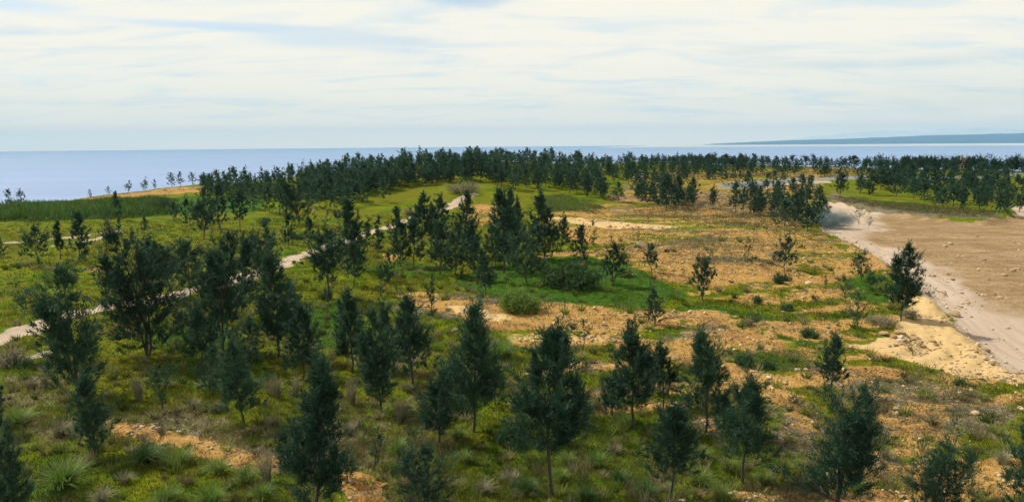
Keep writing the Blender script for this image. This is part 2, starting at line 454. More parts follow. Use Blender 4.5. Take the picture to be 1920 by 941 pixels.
def ground_material():
    mt, nt, out = material('ground_cover')
    g = nt.node('ShaderNodeNewGeometry'); Pn = g.outputs['Position']
    A = nt.node('ShaderNodeAttribute', attribute_name='zone_a')
    B = nt.node('ShaderNodeAttribute', attribute_name='zone_b')
    sa = nt.node('ShaderNodeSeparateColor'); nt.put(sa.inputs[0], A.outputs['Color'])
    sb = nt.node('ShaderNodeSeparateColor'); nt.put(sb.inputs[0], B.outputs['Color'])
    soil, lush, road = sa.outputs; field, dry, pale = sb.outputs
    grey = B.outputs['Alpha']; clear = A.outputs['Alpha']
    flat = nt.vscale(Pn, (1, 1, 0.3))
    nb = nt.noise(flat, 0.05, 4, 0.6); nm = nt.noise(flat, 0.25, 5, 0.6, 0.3); nf = nt.noise(flat, 1.3, 5, 0.65)
    ns = nt.noise(flat, 5.0, 4, 0.7)
    # grass: yellow green, fresh green and olive brown
    gr = nt.mix(nt.step(nm, 0.35, 0.65), (0.054, 0.116, 0.005, 1), (0.158, 0.170, 0.006, 1))
    gr = nt.mix(nt.step(nb, 0.42, 0.60), gr, nt.mix(nt.step(nf, 0.3, 0.7), (0.090, 0.13, 0.006, 1), (0.165, 0.13, 0.010, 1)))
    gr = nt.mix(nt.step(nf, 0.55, 0.75), gr, (0.21, 0.19, 0.02, 1))
    gr = nt.mix(nt.math('MULTIPLY', nt.step(ns, 0.5, 0.7), 0.5), gr, (0.06, 0.07, 0.02, 1))
    fine = nt.math('ADD', nt.math('MULTIPLY', nf, 0.6), nt.math('MULTIPLY', ns, 0.4))
    nst = nt.noise(nt.vscale(Pn, (0.14, 0.50, 0.1)), 1.0, 6, 0.62, 0.5)
    rag = nt.math('ADD', nt.math('ADD', nt.math('MULTIPLY', nst, 0.45), nt.math('MULTIPLY', nf, 0.35)), nt.math('MULTIPLY', ns, 0.2))
    def edge(wt, k=0.9, src=None):
        v = nt.math('ADD', wt, nt.math('MULTIPLY', nt.math('SUBTRACT', src or fine, 0.5), k))
        return nt.step(v, 0.42, 0.60)
    col = gr
    lc = nt.mix(nt.step(nf, 0.35, 0.65), (0.026, 0.080, 0.010, 1), (0.062, 0.115, 0.012, 1))
    col = nt.mix(edge(lush, 1.2), col, lc)
    dc = nt.mix(nt.step(ns, 0.35, 0.65), (0.115, 0.092, 0.055, 1), (0.22, 0.18, 0.115, 1))
    col = nt.mix(edge(dry, 3.0, rag), col, dc)
    sc = nt.mix(nt.step(nf, 0.35, 0.7), (0.36, 0.200, 0.055, 1), (0.47, 0.285, 0.092, 1))
    sc = nt.mix(nt.step(nm, 0.5, 0.68), sc, (0.34, 0.17, 0.055, 1))
    sc = nt.mix(nt.math('MULTIPLY', nt.step(ns, 0.52, 0.62), 0.8), sc, (0.17, 0.105, 0.045, 1))
    col = nt.mix(edge(soil, 3.0, rag), col, sc)
    pc = nt.mix(nt.step(nf, 0.3, 0.7), (0.50, 0.33, 0.135, 1), (0.57, 0.41, 0.20, 1))
    pc = nt.mix(nt.math('MULTIPLY', nt.step(ns, 0.6, 0.72), 0.6), pc, (0.33, 0.21, 0.09, 1))
    col = nt.mix(edge(pale, 0.6), col, pc)
    # long faint wheel marks on the cleared ground and roads
    mp = nt.node('ShaderNodeMapping'); nt.put(mp.inputs['Vector'], Pn); mp.inputs['Rotation'].default_value = (0, 0, math.radians(17)); mp.inputs['Scale'].default_value = (1, 1, 1)
    wv = nt.noise(nt.vscale(mp.outputs[0], (0.75, 0.035, 0.1)), 1.2, 6, 0.68, 0.35)
    wv2 = nt.noise(nt.vscale(Pn, (0.10, 0.28, 0.1)), 0.9, 7, 0.72, 1.2)
    rc = nt.mix(nt.step(wv, 0.3, 0.7), (0.37, 0.280, 0.195, 1), (0.49, 0.390, 0.295, 1))
    rc = nt.mix(nt.math('MULTIPLY', nt.step(ns, 0.55, 0.75), 0.35), rc, (0.36, 0.27, 0.18, 1))
    fc = nt.mix(nt.step(wv2, 0.38, 0.62), (0.245, 0.160, 0.075, 1), (0.37, 0.255, 0.140, 1))
    fc = nt.mix(nt.math('MULTIPLY', nt.step(nf, 0.50, 0.68), 0.6), fc, (0.19, 0.125, 0.06, 1))
    fc = nt.mix(nt.math('MULTIPLY', nt.step(ns, 0.50, 0.60), 0.8), fc, (0.16, 0.10, 0.045, 1))
    fc = nt.mix(nt.step(nt.math('MULTIPLY', nf, wv), 0.36, 0.44), fc, (0.38, 0.29, 0.185, 1))
    cc = nt.mix(nt.step(nt.math('ADD', field, nt.math('MULTIPLY', nt.math('SUBTRACT', wv, 0.5), 1.1)), 0.15, 0.85), rc, fc)
    col = nt.mix(edge(road, 0.5), col, rc)
    col = nt.mix(edge(clear, 0.5), col, cc)
    gc = nt.mix(nf, (0.17, 0.19, 0.18, 1), (0.24, 0.26, 0.25, 1))
    col = nt.mix(edge(grey, 0.3), col, gc)
    bs = nt.node('ShaderNodeBsdfPrincipled'); nt.put(bs.inputs['Base Color'], col)
    bs.inputs['Roughness'].default_value = 0.95; bs.inputs['Specular IOR Level'].default_value = 0.03
    bp = nt.node('ShaderNodeBump'); bp.inputs['Strength'].default_value = 0.9; bp.inputs['Distance'].default_value = 0.12
    bh = nt.math('ADD', nt.math('MULTIPLY', nf, 0.6), nt.math('MULTIPLY', ns, 0.5))
    nt.put(bp.inputs['Height'], bh); nt.l.new(bp.outputs[0], bs.inputs['Normal'])
    nt.l.new(bs.outputs[0], out.inputs[0])
    return mt
M_GROUND = ground_material()

# ------------------------------------------------------------------ mesh helpers
def mesh_from(name, V, Fc, mat, smooth=False, cols=None):
    """V (n,3) float, Fc (m,3|4) int"""
    V = np.asarray(V, np.float32); Fc = np.asarray(Fc, np.int32)
    k = Fc.shape[1]
    me = bpy.data.meshes.new(name)
    me.vertices.add(len(V)); me.vertices.foreach_set('co', V.ravel())
    me.loops.add(Fc.size); me.loops.foreach_set('vertex_index', Fc.ravel())
    me.polygons.add(len(Fc))
    me.polygons.foreach_set('loop_start', np.arange(0, Fc.size, k, dtype=np.int32))
    try: me.polygons.foreach_set('loop_total', np.full(len(Fc), k, np.int32))
    except Exception: pass
    if smooth: me.polygons.foreach_set('use_smooth', np.ones(len(Fc), bool))
    if cols:
        for an, C_ in cols.items():
            a = me.color_attributes.new(an, 'FLOAT_COLOR', 'POINT')
            a.data.foreach_set('color', np.asarray(C_, np.float32).ravel())
    me.materials.append(mat)
    me.update(calc_edges=True)
    return me

def obj(name, me, parent=None, loc=None, **props):
    o = bpy.data.objects.new(name, me); COL.objects.link(o)
    if parent is not None: o.parent = parent
    if loc is not None: o.location = loc
    for k, v in props.items(): o[k] = v
    return o

def thing(name, label, cat, loc=(0, 0, 0), rz=0.0, group=None):
    o = bpy.data.objects.new(name, None); COL.objects.link(o)
    o.empty_display_size = 0.3
    o.location = loc; o.rotation_euler = (0, 0, rz)
    o['label'] = label; o['category'] = cat
    if group: o['group'] = group
    return o

def dup(root, loc, rz=0.0, scale=(1, 1, 1), label=None, group=None):
    r = root.copy(); COL.objects.link(r)
    r.location = loc; r.rotation_euler = (0, 0, rz); r.scale = scale
    if label: r['label'] = label
    if group: r['group'] = group
    for ch in list(root.children):
        c = ch.copy(); COL.objects.link(c); c.parent = r
    return r

def tubes(paths, radii, sides=5):
    """paths: list of (n,3); radii: list of (n,)"""
    Vs, Fs, o = [], [], 0
    ang = np.linspace(0, 2 * math.pi, sides, endpoint=False)
    for Pp, Rr in zip(paths, radii):
        Pp = np.asarray(Pp, float); n = len(Pp)
        d = np.gradient(Pp, axis=0); d /= np.linalg.norm(d, axis=1)[:, None] + 1e-9
        ref = np.array([1.0, 0, 0]) if abs(d[0][0]) < 0.8 else np.array([0, 1.0, 0])
        a = np.cross(d, ref); a /= np.linalg.norm(a, axis=1)[:, None] + 1e-9
        b = np.cross(d, a)
        ring = Pp[:, None, :] + (a[:, None, :] * np.cos(ang)[None, :, None] + b[:, None, :] * np.sin(ang)[None, :, None]) * np.asarray(Rr)[:, None, None]
        Vs.append(ring.reshape(-1, 3))
        i = np.arange(n - 1)[:, None] * sides; j = np.arange(sides)[None, :]; j2 = (j + 1) % sides
        Fs.append(np.stack([i + j, i + j2, i + sides + j2, i + sides + j], -1).reshape(-1, 4) + o)
        o += n * sides
    return np.concatenate(Vs), np.concatenate(Fs)

def blades(org, dirs, length, width, rng, bend=0.0):
    """thin triangles from org along dirs"""
    n = len(org)
    side = np.cross(dirs, rng.normal(size=(n, 3))); side /= np.linalg.norm(side, axis=1)[:, None] + 1e-9
    tip = org + dirs * length[:, None]
    tip[:, 2] -= bend * length
    V = np.stack([org - side * width[:, None] / 2, org + side * width[:, None] / 2, tip], 1).reshape(-1, 3)
    return V, np.arange(3 * n).reshape(-1, 3)

# ------------------------------------------------------------------ trees
def crown_profile(style, t):
    """relative radius at relative height t (0 crown bottom, 1 top)"""
    if style == 'cone': return np.clip(0.55 + 1.4 * t, 0, 1) * (1.03 - t) ** 0.85 * 1.25
    if style == 'column': return np.clip(0.45 + 3 * t, 0, 0.9) * np.clip((1.03 - t) * 2.2, 0, 1) ** 0.8
    if style == 'round': return np.sqrt(np.clip(1 - (2 * t - 0.95) ** 2, 0.03, 1))
    if style == 'umbrella': return np.clip(1.1 - 0.9 * t, 0.2, 1)
    if style == 'airy': return np.clip(0.5 + t, 0, 1) * (1.06 - t) ** 0.6
    return np.clip(0.66 + 1.0 * t, 0, 1) * np.clip(1.02 - t, 0, 1) ** 0.78 * 1.24   # 'broad'

def build_tree(seed, H, Wd, cb=0.25, style='broad', stems=1, lean=0.0, N=7000, limbs=26, dens=1.0, lobes=(), nl=1.0):
    rng = np.random.default_rng(seed)
    paths, radii = [], []
    limbO, limbD, limbL = [], [], []
    r0_ = 0.010 * H + 0.018
    bend_a = rng.uniform(0, 2 * math.pi)
    for s in range(stems):
        a = rng.uniform(0, 2 * math.pi) if stems > 1 else 0
        if stems == 2: a = s * math.pi + rng.uniform(-0.5, 0.5)
        off = (0.30 if stems > 1 else 0.0) * Wd * rng.uniform(0.45, 0.8)
        hs = H * (1.0 if s == 0 else rng.uniform(0.72, 0.92))
        tip = np.array([lean + off * math.cos(a), off * math.sin(a) * 0.8, hs])
        if s == 0 and stems > 1: tip[0] = lean + off * math.cos(a) * 0.3
        tt = np.linspace(0, 1, 9)[:, None]
        bow = 0.03 * H * np.sin(tt * math.pi) * np.array([[math.cos(bend_a), math.sin(bend_a), 0]])
        base = np.array([0.05 * s, 0.03 * s, -0.12])
        Pth = base + (tip - base) * np.concatenate([tt ** 1.3, tt ** 1.3, tt], 1) + bow + rng.normal(size=(9, 3)) * 0.008 * H * np.array([1, 1, 0])
        paths.append(Pth); radii.append(np.maximum(r0_ * (1.0 if s == 0 else 0.75) * (1 - tt[:, 0]) ** 0.8, 0.008))
        M = int(limbs if stems == 1 else limbs * 0.72)
        t = np.sort(rng.uniform(0, 1, M) ** 0.9); t[-1] = 0.97
        hz = cb + (1 - cb) * t
        o = np.stack([np.interp(hz * hs / H * 1.0, tt[:, 0] * hs / H, Pth[:, k]) for k in range(3)], 1)
        az_ = np.arange(M) * 2.4 + rng.normal(size=M) * 0.5 + a
        L = 1.08 * Wd / 2 * (0.8 if stems > 1 else 1.0) * crown_profile(style, t) * rng.uniform(0.55, 1.22, M)
        el_ = np.radians(rng.uniform(24, 55, M)) + t * 0.55
        if style == 'umbrella': el_ *= 0.5
        L = L / np.cos(el_) * 0.92
        L = np.minimum(L, Wd * 0.75)
        o[:, 2] -= L * np.sin(el_) * 0.55 * (t > 0.25)
        o[:, 2] = np.maximum(o[:, 2], cb * H * 0.6)
        D = np.stack([np.cos(az_) * np.cos(el_), np.sin(az_) * np.cos(el_), np.sin(el_)], 1)
        limbO.append(o); limbD.append(D); limbL.append(L)
    for (lx, lh, lr) in lobes:     # a few limbs that reach out where the crown bulges
        k = 5
        o = np.tile(np.array([lean * lh, 0, H * max(lh - 0.10, 0.05)]), (k, 1))
        tgt = np.array([lx, 0, H * lh]) + rng.normal(size=(k, 3)) * lr * 0.6
        D = tgt - o; L = np.linalg.norm(D, axis=1); D /= L[:, None]
        limbO.append(o); limbD.append(D); limbL.append(L)
    O = np.concatenate(limbO); D = np.concatenate(limbD); L = np.maximum(np.concatenate(limbL), 0.12)
    M = len(O)
    curl = np.array([0, 0, 0.22])
    for i in range(M):
        s_ = np.array([0, 0.5, 1.0])[:, None]
        Pp = O[i] + D[i] * L[i] * s_ + curl * (s_ ** 2) * L[i]
        paths.append(Pp); radii.append(np.array([0.016, 0.011, 0.005]) * (H / 6) ** 0.7)
    fO, fD, fL = [], [], []
    for Pth in paths[:stems]:
        m_ = max(10, int(N / 60 / stems)); t = rng.uniform(0, 1, m_) ** 0.95
        hz = cb + (0.97 - cb) * t; tt_ = np.linspace(0, 1, 9)
        a_ = rng.uniform(0, 2 * math.pi, m_)
        ph = rng.uniform(0, 6.28, 3)
        bump = 1 + 0.30 * np.sin(2 * a_ + 7 * t + ph[0]) + 0.22 * np.sin(3 * a_ - 11 * t + ph[1])
        R_ = Wd / 2 * (0.72 if stems > 1 else 1.0) * crown_profile(style, t) * np.sqrt(rng.uniform(0.03, 1, m_)) * 0.88 * bump
        fo = np.stack([np.interp(hz, tt_, Pth[:, k]) for k in range(3)], 1)
        fo[:, 0] += np.cos(a_) * R_; fo[:, 1] += np.sin(a_) * R_
        fd = np.stack([np.cos(a_) * 0.55, np.sin(a_) * 0.55, np.full(m_, 0.75)], 1) + rng.normal(size=(m_, 3)) * 0.35
        fO.append(fo); fD.append(fd / np.linalg.norm(fd, axis=1)[:, None]); fL.append(rng.uniform(0.30, 0.75, m_) * (1.1 - 0.65 * t) * H / 6.5)
        # pointed leader shoots
        kk = 5 if stems == 1 else 3
        tip_ = Pth[-1] + rng.normal(size=(kk, 3)) * 0.012 * H - np.array([0, 0, 1]) * rng.uniform(0.02, 0.10, kk)[:, None] * H
        fO.append(tip_); fd = rng.normal(size=(kk, 3)) * 0.16 + np.array([0, 0, 1.0])
        fD.append(fd / np.linalg.norm(fd, axis=1)[:, None]); fL.append(rng.uniform(0.07, 0.13, kk) * H)
    # twigs
    wgt = L / L.sum()
    K = 8
    s = rng.uniform(0.12, 1.0, (M, K)) ** 0.75
    s[:, 0] = 1.0
    tO = O[:, None] + D[:, None] * (L[:, None] * s)[..., None] + curl * (s ** 2 * L[:, None])[..., None]
    sd = rng.normal(size=(M, K, 3)) * 0.62
    tD = D[:, None] * 0.9 + sd + np.array([0, 0, 0.35])
    tD /= np.linalg.norm(tD, axis=2)[..., None]
    tL = (0.16 + 0.30 * L[:, None] * rng.uniform(0.5, 1.2, (M, K)))
    tL *= np.where(s > 0.98, 1.0, 0.9)
    tO = tO.reshape(-1, 3); tD = tD.reshape(-1, 3); tL = tL.reshape(-1)
    # needles
    pr = np.repeat(wgt, K) * rng.uniform(0.3, 1.7, M * K); pr /= pr.sum()
    fN = sum(len(q_) for q_ in fL)
    share = 0.30 if style == 'airy' else 0.55
    pr = np.concatenate([pr * (1 - share), rng.uniform(0.3, 1.7, fN) / fN * share]); pr /= pr.sum()
    tO = np.concatenate([tO] + fO); tD = np.concatenate([tD] + fD); tL = np.concatenate([tL] + fL)
    idx = rng.choice(len(pr), size=N, p=pr)
    q = rng.uniform(0, 1, N)
    nO = tO[idx] + tD[idx] * (tL[idx] * q)[:, None] + rng.normal(size=(N, 3)) * 0.045 * (H / 6)
    nD = tD[idx] * 0.8 + rng.normal(size=(N, 3)) * 0.50 + np.array([0, 0, 0.30])
    nD /= np.linalg.norm(nD, axis=1)[:, None]
    sc = (7000 / N) ** 0.5 * (H / 6.5) * dens * nl
    ln = rng.uniform(0.18, 0.44, N) * (sc ** 0.5) * (H / 6.5) ** 0.3
    wd = rng.uniform(0.040, 0.070, N) * sc ** 1.1
    V, Fc = blades(nO, nD, ln, wd, rng)
    # bring the top to the wanted height
    top = 0.35 * V[:, 2].max() + 0.65 * np.percentile(V[:, 2], 98.8); k = H / top
    V[:, 2] *= k
    tv, tf = tubes(paths, radii, 5 if N > 3000 else 4)
    tv[:, 2] *= k
    return tv, tf, V, Fc

TREE_GROUP = 'young ironwood trees planted over the hill'
def place_tree(bx, by, tx, ty, wpx, cb, style, label, seed, stems=1, N=7000, kind='ironwood_tree', cat='tree', mat=None, bark=None, limbs=26, lobes=(), dens=1.0, group=TREE_GROUP):
    x, y, z = at(bx, by)
    d = math.hypot(x, y)
    ztop = z_at_pixel(x, y, tx, ty)
    Hh = max(ztop - z, 0.5)
    mpp = y / F / cp * 1.0
    mpp = np.linalg.norm([x, y, z - CAMZ]) / F * (1 / math.sqrt(1 + ((bx - 960) / F) ** 2 + ((by - 470) / F) ** 2)) 
    Wd = wpx * mpp * (1.20 if stems == 1 else 1.26)
    lean = (tx - bx) * mpp
    if style == 'round' and N < 1600: cb *= 0.4; N = int(N * 1.6)
    lb = [(lx * mpp, lh, lr * mpp) for lx, lh, lr in lobes]
    tv, tf, V, Fc = build_tree(seed, Hh, Wd, cb * 0.85, style, stems, lean, N, limbs, dens, lb)
    t = thing(kind, label, cat, (x, y, z - 0.03), 0, group)
    # turn the tree so that its drawn width faces across the view
    t.rotation_euler.z = -math.atan2(x, y)
    obj('trunk', mesh_from('trunk', tv, tf, bark or M_BARK, True), t)
    obj('crown', mesh_from('crown', V, Fc, mat or M_CROWN), t)
    return t

#  base x, base y, top x, top y, width, crown bottom, style, stems, needles, label, lobes
TREES = [
 (143,744,128,492,100,.10,'column',2,12000,'double-topped dark ironwood beside the dirt track, one limb jutting out on its track-less left side',((-52,.80,22),(-30,.74,18),(10,.96,12),(38,.45,14))),
 (278,672,246,408,132,.14,'broad',3,15000,'bulkiest and darkest ironwood, hiding a stretch of the left dirt track',((-50,.36,22),(-25,.62,20),(48,.42,18))),
 (326,556,303,449,58,.25,'broad',1,6000,'ironwood right behind the bulky dark one, thin trunk at the far track edge',()),
 (357,562,354,446,58,.30,'broad',1,6000,'open-crowned ironwood standing on the far edge of the left dirt track',((24,.85,8),)),
 (418,658,436,428,92,.12,'broad',2,12000,'tall dense ironwood right of the dirt track gap, reaching up to the meadow',((-30,.55,16),(34,.5,16))),
 (378,692,376,560,66,.25,'broad',1,7000,'shorter ironwood with a thin bare trunk in front of the tall dense track trees',()),
 (458,796,443,622,74,.22,'broad',1,9000,'narrow-waisted ironwood alone in the shaded lower left grass',((-18,.5,12),(16,.36,12))),
 (520,668,512,452,74,.16,'cone',1,10000,'tall pointed ironwood just right of the dirt track bend',((20,.35,12),(-18,.3,12))),
 (505,535,505,414,44,.20,'column',1,5000,'slim ironwood on the track edge behind the tall pointed one',()),
 (440,600,468,440,60,.10,'broad',1,7000,'ironwood wedged between the two tall ones by the track bend',()),
 (567,713,570,558,70,.20,'broad',1,8000,'soft-outlined ironwood below the dirt track bend',((22,.3,12),)),
 (659,697,656,540,46,.16,'cone',1,7000,'narrow pointed ironwood left of the close-set row in mid slope',((-16,.30,8),)),
 (712,772,696,574,66,.18,'broad',2,10000,'twin-tipped ironwood second in the close-set mid slope row',((22,.55,12),(-18,.35,12))),
 (742,700,722,563,44,.25,'cone',1,6000,'ironwood tucked behind the twin-tipped one in mid slope',()),
 (776,722,768,545,74,.20,'broad',1,10000,'full-crowned ironwood third in the close-set mid slope row, thin pale trunk',((26,.5,14),)),
 (886,808,894,556,84,.20,'cone',1,12500,'spire-topped ironwood with wide skirts between the mid row and the pale soil strip',((-34,.45,16),(34,.44,14),(0,.62,10))),
 (822,832,826,676,72,.22,'broad',2,9000,'squat dark ironwood in deep shade left of the spire-topped one',()),
 (800,965,792,800,120,.18,'broad',2,10000,'pale blue-green young ironwood cut by the bottom edge, tall grass stalks beside it',()),
 (588,975,614,660,104,.12,'cone',1,15000,'leaning tall ironwood at the bottom edge left of the stony bare patch',((-30,.40,20),(26,.30,18),(20,.85,12),(-20,.55,14))),
 (14,985,22,790,92,.05,'broad',2,9000,'nearly black bushy ironwood in the bottom left corner',()),
 (-8,812,-6,690,40,.15,'column',1,4000,'ironwood half cut by the left edge above the corner tree',()),
 (178,854,173,690,58,.14,'column',1,9000,'stout column-shaped ironwood casting a long shadow on the lower left grass',()),
 (1031,927,1040,598,112,.33,'broad',1,16000,'tallest near ironwood, long bare straight trunk and heavy crown, above the bottom edge',((-44,.55,18),(46,.50,18),(8,.93,10),(50,.38,12))),
 (1185,802,1180,597,74,.30,'broad',1,10500,'lobed ironwood right of the tallest near one, leafy grass clump at its foot',((-34,.42,12),(30,.70,10),(26,.36,12))),
 (1244,764,1237,640,54,.28,'broad',1,6000,'small ironwood squeezed between the lobed and the conical one on orange soil',((20,.5,8),)),
 (1258,938,1258,745,88,.36,'broad',1,11000,'thin-trunked ironwood with ragged low crown, just behind the bottom edge',((-40,.48,12),(36,.52,12),(0,.8,12))),
 (1322,810,1308,616,74,.24,'cone',1,11000,'neatly conical ironwood rising from an orange soil patch',()),
 (1393,908,1403,688,84,.34,'broad',1,11500,'ironwood with slender straight trunk and wide lower limbs right of the conical one',((-30,.62,12),(34,.48,14))),
 (1560,744,1562,628,40,.28,'column',1,5500,'slim upright ironwood behind the big spreading one in the lower right',()),
 (1568,968,1600,715,130,.26,'broad',3,16000,'big spreading many-tipped ironwood in the lower right, one limb trailing far left',((-60,.30,16),(-96,.22,14),(44,.62,16),(-28,.90,12),(56,.40,14))),
 (1752,975,1768,788,128,.10,'broad',3,12500,'wide low blue-green ironwood on the orange stony slope, bottom right',((-54,.38,14),(50,.62,14))),
 (1917,985,1917,765,64,.12,'broad',1,9000,'tall ironwood half out of frame at the bottom right corner',()),
 (1688,602,1690,454,52,.22,'column',2,9500,'two-tiered tall ironwood on the edge of the cleared dirt ground',((22,.40,12),(-16,.35,12),(14,.80,10))),
 (1615,527,1610,466,36,.24,'round',1,4500,'compact roundish ironwood at the edge of the pale road',()),
 (1471,506,1474,436,42,.22,'broad',1,5000,'tidy little ironwood in a green patch left of the cleared ground',((-16,.45,5),(18,.5,5))),
 (1316,563,1320,472,40,.30,'round',1,5500,'lone ironwood with bushy foot on the orange slope in the middle distance',((0,.14,8),)),
 (1228,607,1224,532,34,.08,'broad',1,5000,'plump ironwood low to the ground at the end of the dark green patch',()),
 (1222,512,1222,456,28,.15,'cone',1,3500,'small pointed ironwood on orange soil above the dark green patch',()),
 (1150,535,1153,446,38,.20,'broad',1,5000,'ironwood on the right flank of the big grassy bush',((14,.6,6),)),
 (1090,492,1090,420,34,.10,'cone',1,4500,'stout cone-shaped ironwood right above the big grassy bush',()),
 (1052,472,1059,400,32,.24,'broad',1,4000,'ironwood just left of the pale sandy bare strip',()),
 (1020,490,1012,358,46,.06,'cone',1,7500,'tallest dense ironwood of the middle clump, left of the sandy strip',((8,.45,8),)),
 (988,533,978,420,58,.28,'round',1,7000,'ironwood with a straight dark trunk at the left tip of the dark green patch',((-18,.5,8),(18,.5,8))),
 (945,512,940,352,50,.16,'cone',1,7000,'tall ironwood in the heart of the middle clump',((16,.55,8),)),
 (955,485,958,352,40,.12,'broad',1,5500,'ironwood immediately behind the heart of the middle clump',()),
 (930,500,922,420,46,.2,'broad',1,5000,'low wide ironwood at the foot of the middle clump',()),
 (910,554,904,466,30,.25,'broad',1,4500,'ironwood standing forward of the middle clump beside yellow shrubs',((0,.35,8),)),
 (900,525,893,448,42,.2,'broad',1,4500,'ironwood between the forward one and the middle clump',()),
 (865,484,878,360,52,.12,'cone',1,7000,'dense pointed ironwood beside the upper end of the dirt track',((14,.45,8),)),
 (825,515,826,412,44,.18,'broad',1,6500,'ironwood with clear bare foot, in grass right of the upper dirt track',((-14,.4,6),)),
 (832,455,828,362,34,.12,'cone',1,5000,'pointed ironwood against the pale upper end of the track',()),
 (790,472,796,360,42,.24,'cone',1,5500,'slender pointed ironwood directly right of the upper dirt track',()),
 (808,468,812,380,30,.2,'broad',1,4000,'ironwood squeezed between two pointed ones by the upper track',()),
 (745,452,744,386,26,.10,'broad',1,3500,'small ironwood standing on the near edge of the upper track',()),
 (752,500,753,410,36,.14,'broad',1,5500,'ironwood right below the small one at the track edge',()),
 (710,470,710,404,20,.06,'airy',1,2200,'thin see-through young ironwood on the pale track',()),
 (664,505,657,370,40,.10,'cone',1,7000,'tall narrow ironwood that splits the view of the dirt track',((0,.5,8),)),
 (665,537,664,452,36,.24,'broad',1,5000,'thin-trunked ironwood in front of the tall narrow one by the track',()),
 (614,567,620,414,58,.36,'round',1,8000,'ironwood with long bare trunk and dark bush at its foot, below the track',((0,.10,10),(-20,.6,8))),
 (585,472,584,406,18,.10,'column',1,2500,'slim young ironwood by the far edge of the dirt track',()),
 (562,420,550,306,62,.06,'broad',2,8500,'massive dark ironwood at the upper left of the meadow, people to its right',((-22,.4,10),(20,.35,10))),
 (530,405,528,345,34,.08,'broad',1,3500,'ironwood leaning against the massive dark one on its left',()),
 (450,434,452,352,32,.34,'round',1,3800,'ball-crowned ironwood on a thin bare trunk in the upper left meadow',()),
 (382,450,388,350,48,.28,'broad',2,5500,'biggest of the cluster at the right end of the reed bank',()),
 (412,428,414,344,32,.10,'broad',1,4000,'dense ironwood close behind the biggest of the reed bank cluster',()),
 (358,427,352,366,30,.20,'broad',1,3500,'low ironwood at the left of the reed bank cluster',()),
 (328,416,328,378,22,.05,'broad',1,2200,'bush-sized ironwood at the edge of the meadow by the reed bank',()),
 (222,411,220,358,15,.05,'column',1,2200,'narrow dark ironwood growing through the reed bank',()),
 (73,496,72,418,50,.26,'broad',1,5500,'ironwood with two-lobed crown in the open meadow near the left edge',((-18,.65,7),(18,.68,7),(0,.12,8))),
 (114,487,113,413,15,.20,'airy',1,2200,'thin wispy ironwood between two fuller ones in the left meadow',()),
 (148,489,152,396,32,.28,'broad',1,4500,'ironwood in the left meadow with a low side bush at its foot',((10,.14,8),)),
 (2,482,-2,436,22,.10,'column',1,2500,'ironwood at the left edge of the open meadow',()),
 (272,433,272,403,11,.06,'column',1,1200,'tiny dark ironwood in the open meadow under the reed bank',()),
 (220,438,224,408,9,.1,'airy',1,700,'very small sapling in the meadow left of the tiny dark one',()),
 (432,346,431,314,11,.05,'column',1,1500,'slender ironwood alone on the left skyline, taller than its neighbours',()),
 (15,374,15,354,12,.2,'round',1,900,'farthest left small ironwood on the sea-side edge',()),
 (40,372,38,353,14,.2,'round',1,900,'small ironwood beside the farthest left one on the sea-side edge',()),
 (203,359,203,349,7,.2,'round',1,400,'tiny bush-like ironwood on the skyline above the reed bank',()),
 (168,363,168,355,6,.2,'round',1,300,'tiniest dark speck of a tree on the left skyline',()),
 (241,356,243,338,10,.2,'round',1,800,'small crooked ironwood on the skyline left of the bare pinkish slope',()),
 (271,352,273,331,13,.2,'round',1,900,'windblown little ironwood on the skyline above the bare pinkish slope',()),
 (290,351,290,336,6,.1,'column',1,500,'thin stick-like little tree on the skyline by the bare slope',()),
 (322,346,322,323,13,.2,'round',1,1000,'first of four alike little ironwoods in a row on the left skyline',()),
 (338,345,338,321,13,.2,'cone',1,1000,'second of four alike little ironwoods in a row on the left skyline',()),
 (361,344,361,322,13,.2,'round',1,1000,'third of four alike little ironwoods in a row on the left skyline',()),
 (381,342,383,322,12,.2,'round',1,1000,'last of four alike little ironwoods in a row on the left skyline',()),
 (456,338,456,317,12,.2,'round',1,900,'little ironwood on the skyline right of the slender tall one',()),
 (480,336,479,324,8,.1,'round',1,600,'low round little tree on the skyline before the wooded ridge begins',()),
 (394,344,394,331,9,.1,'cone',1,600,'low pointed little tree on the skyline behind the four alike ones',()),
 (543,337,543,305,22,.06,'broad',1,2500,'first full-sized ironwood where the skyline climbs to the wooded ridge',()),
 (563,336,563,311,13,.06,'cone',1,1500,'pointed ironwood second on the climb to the wooded ridge',()),
 (581,334,582,310,12,.06,'cone',1,1500,'pointed ironwood third on the climb to the wooded ridge',()),
]
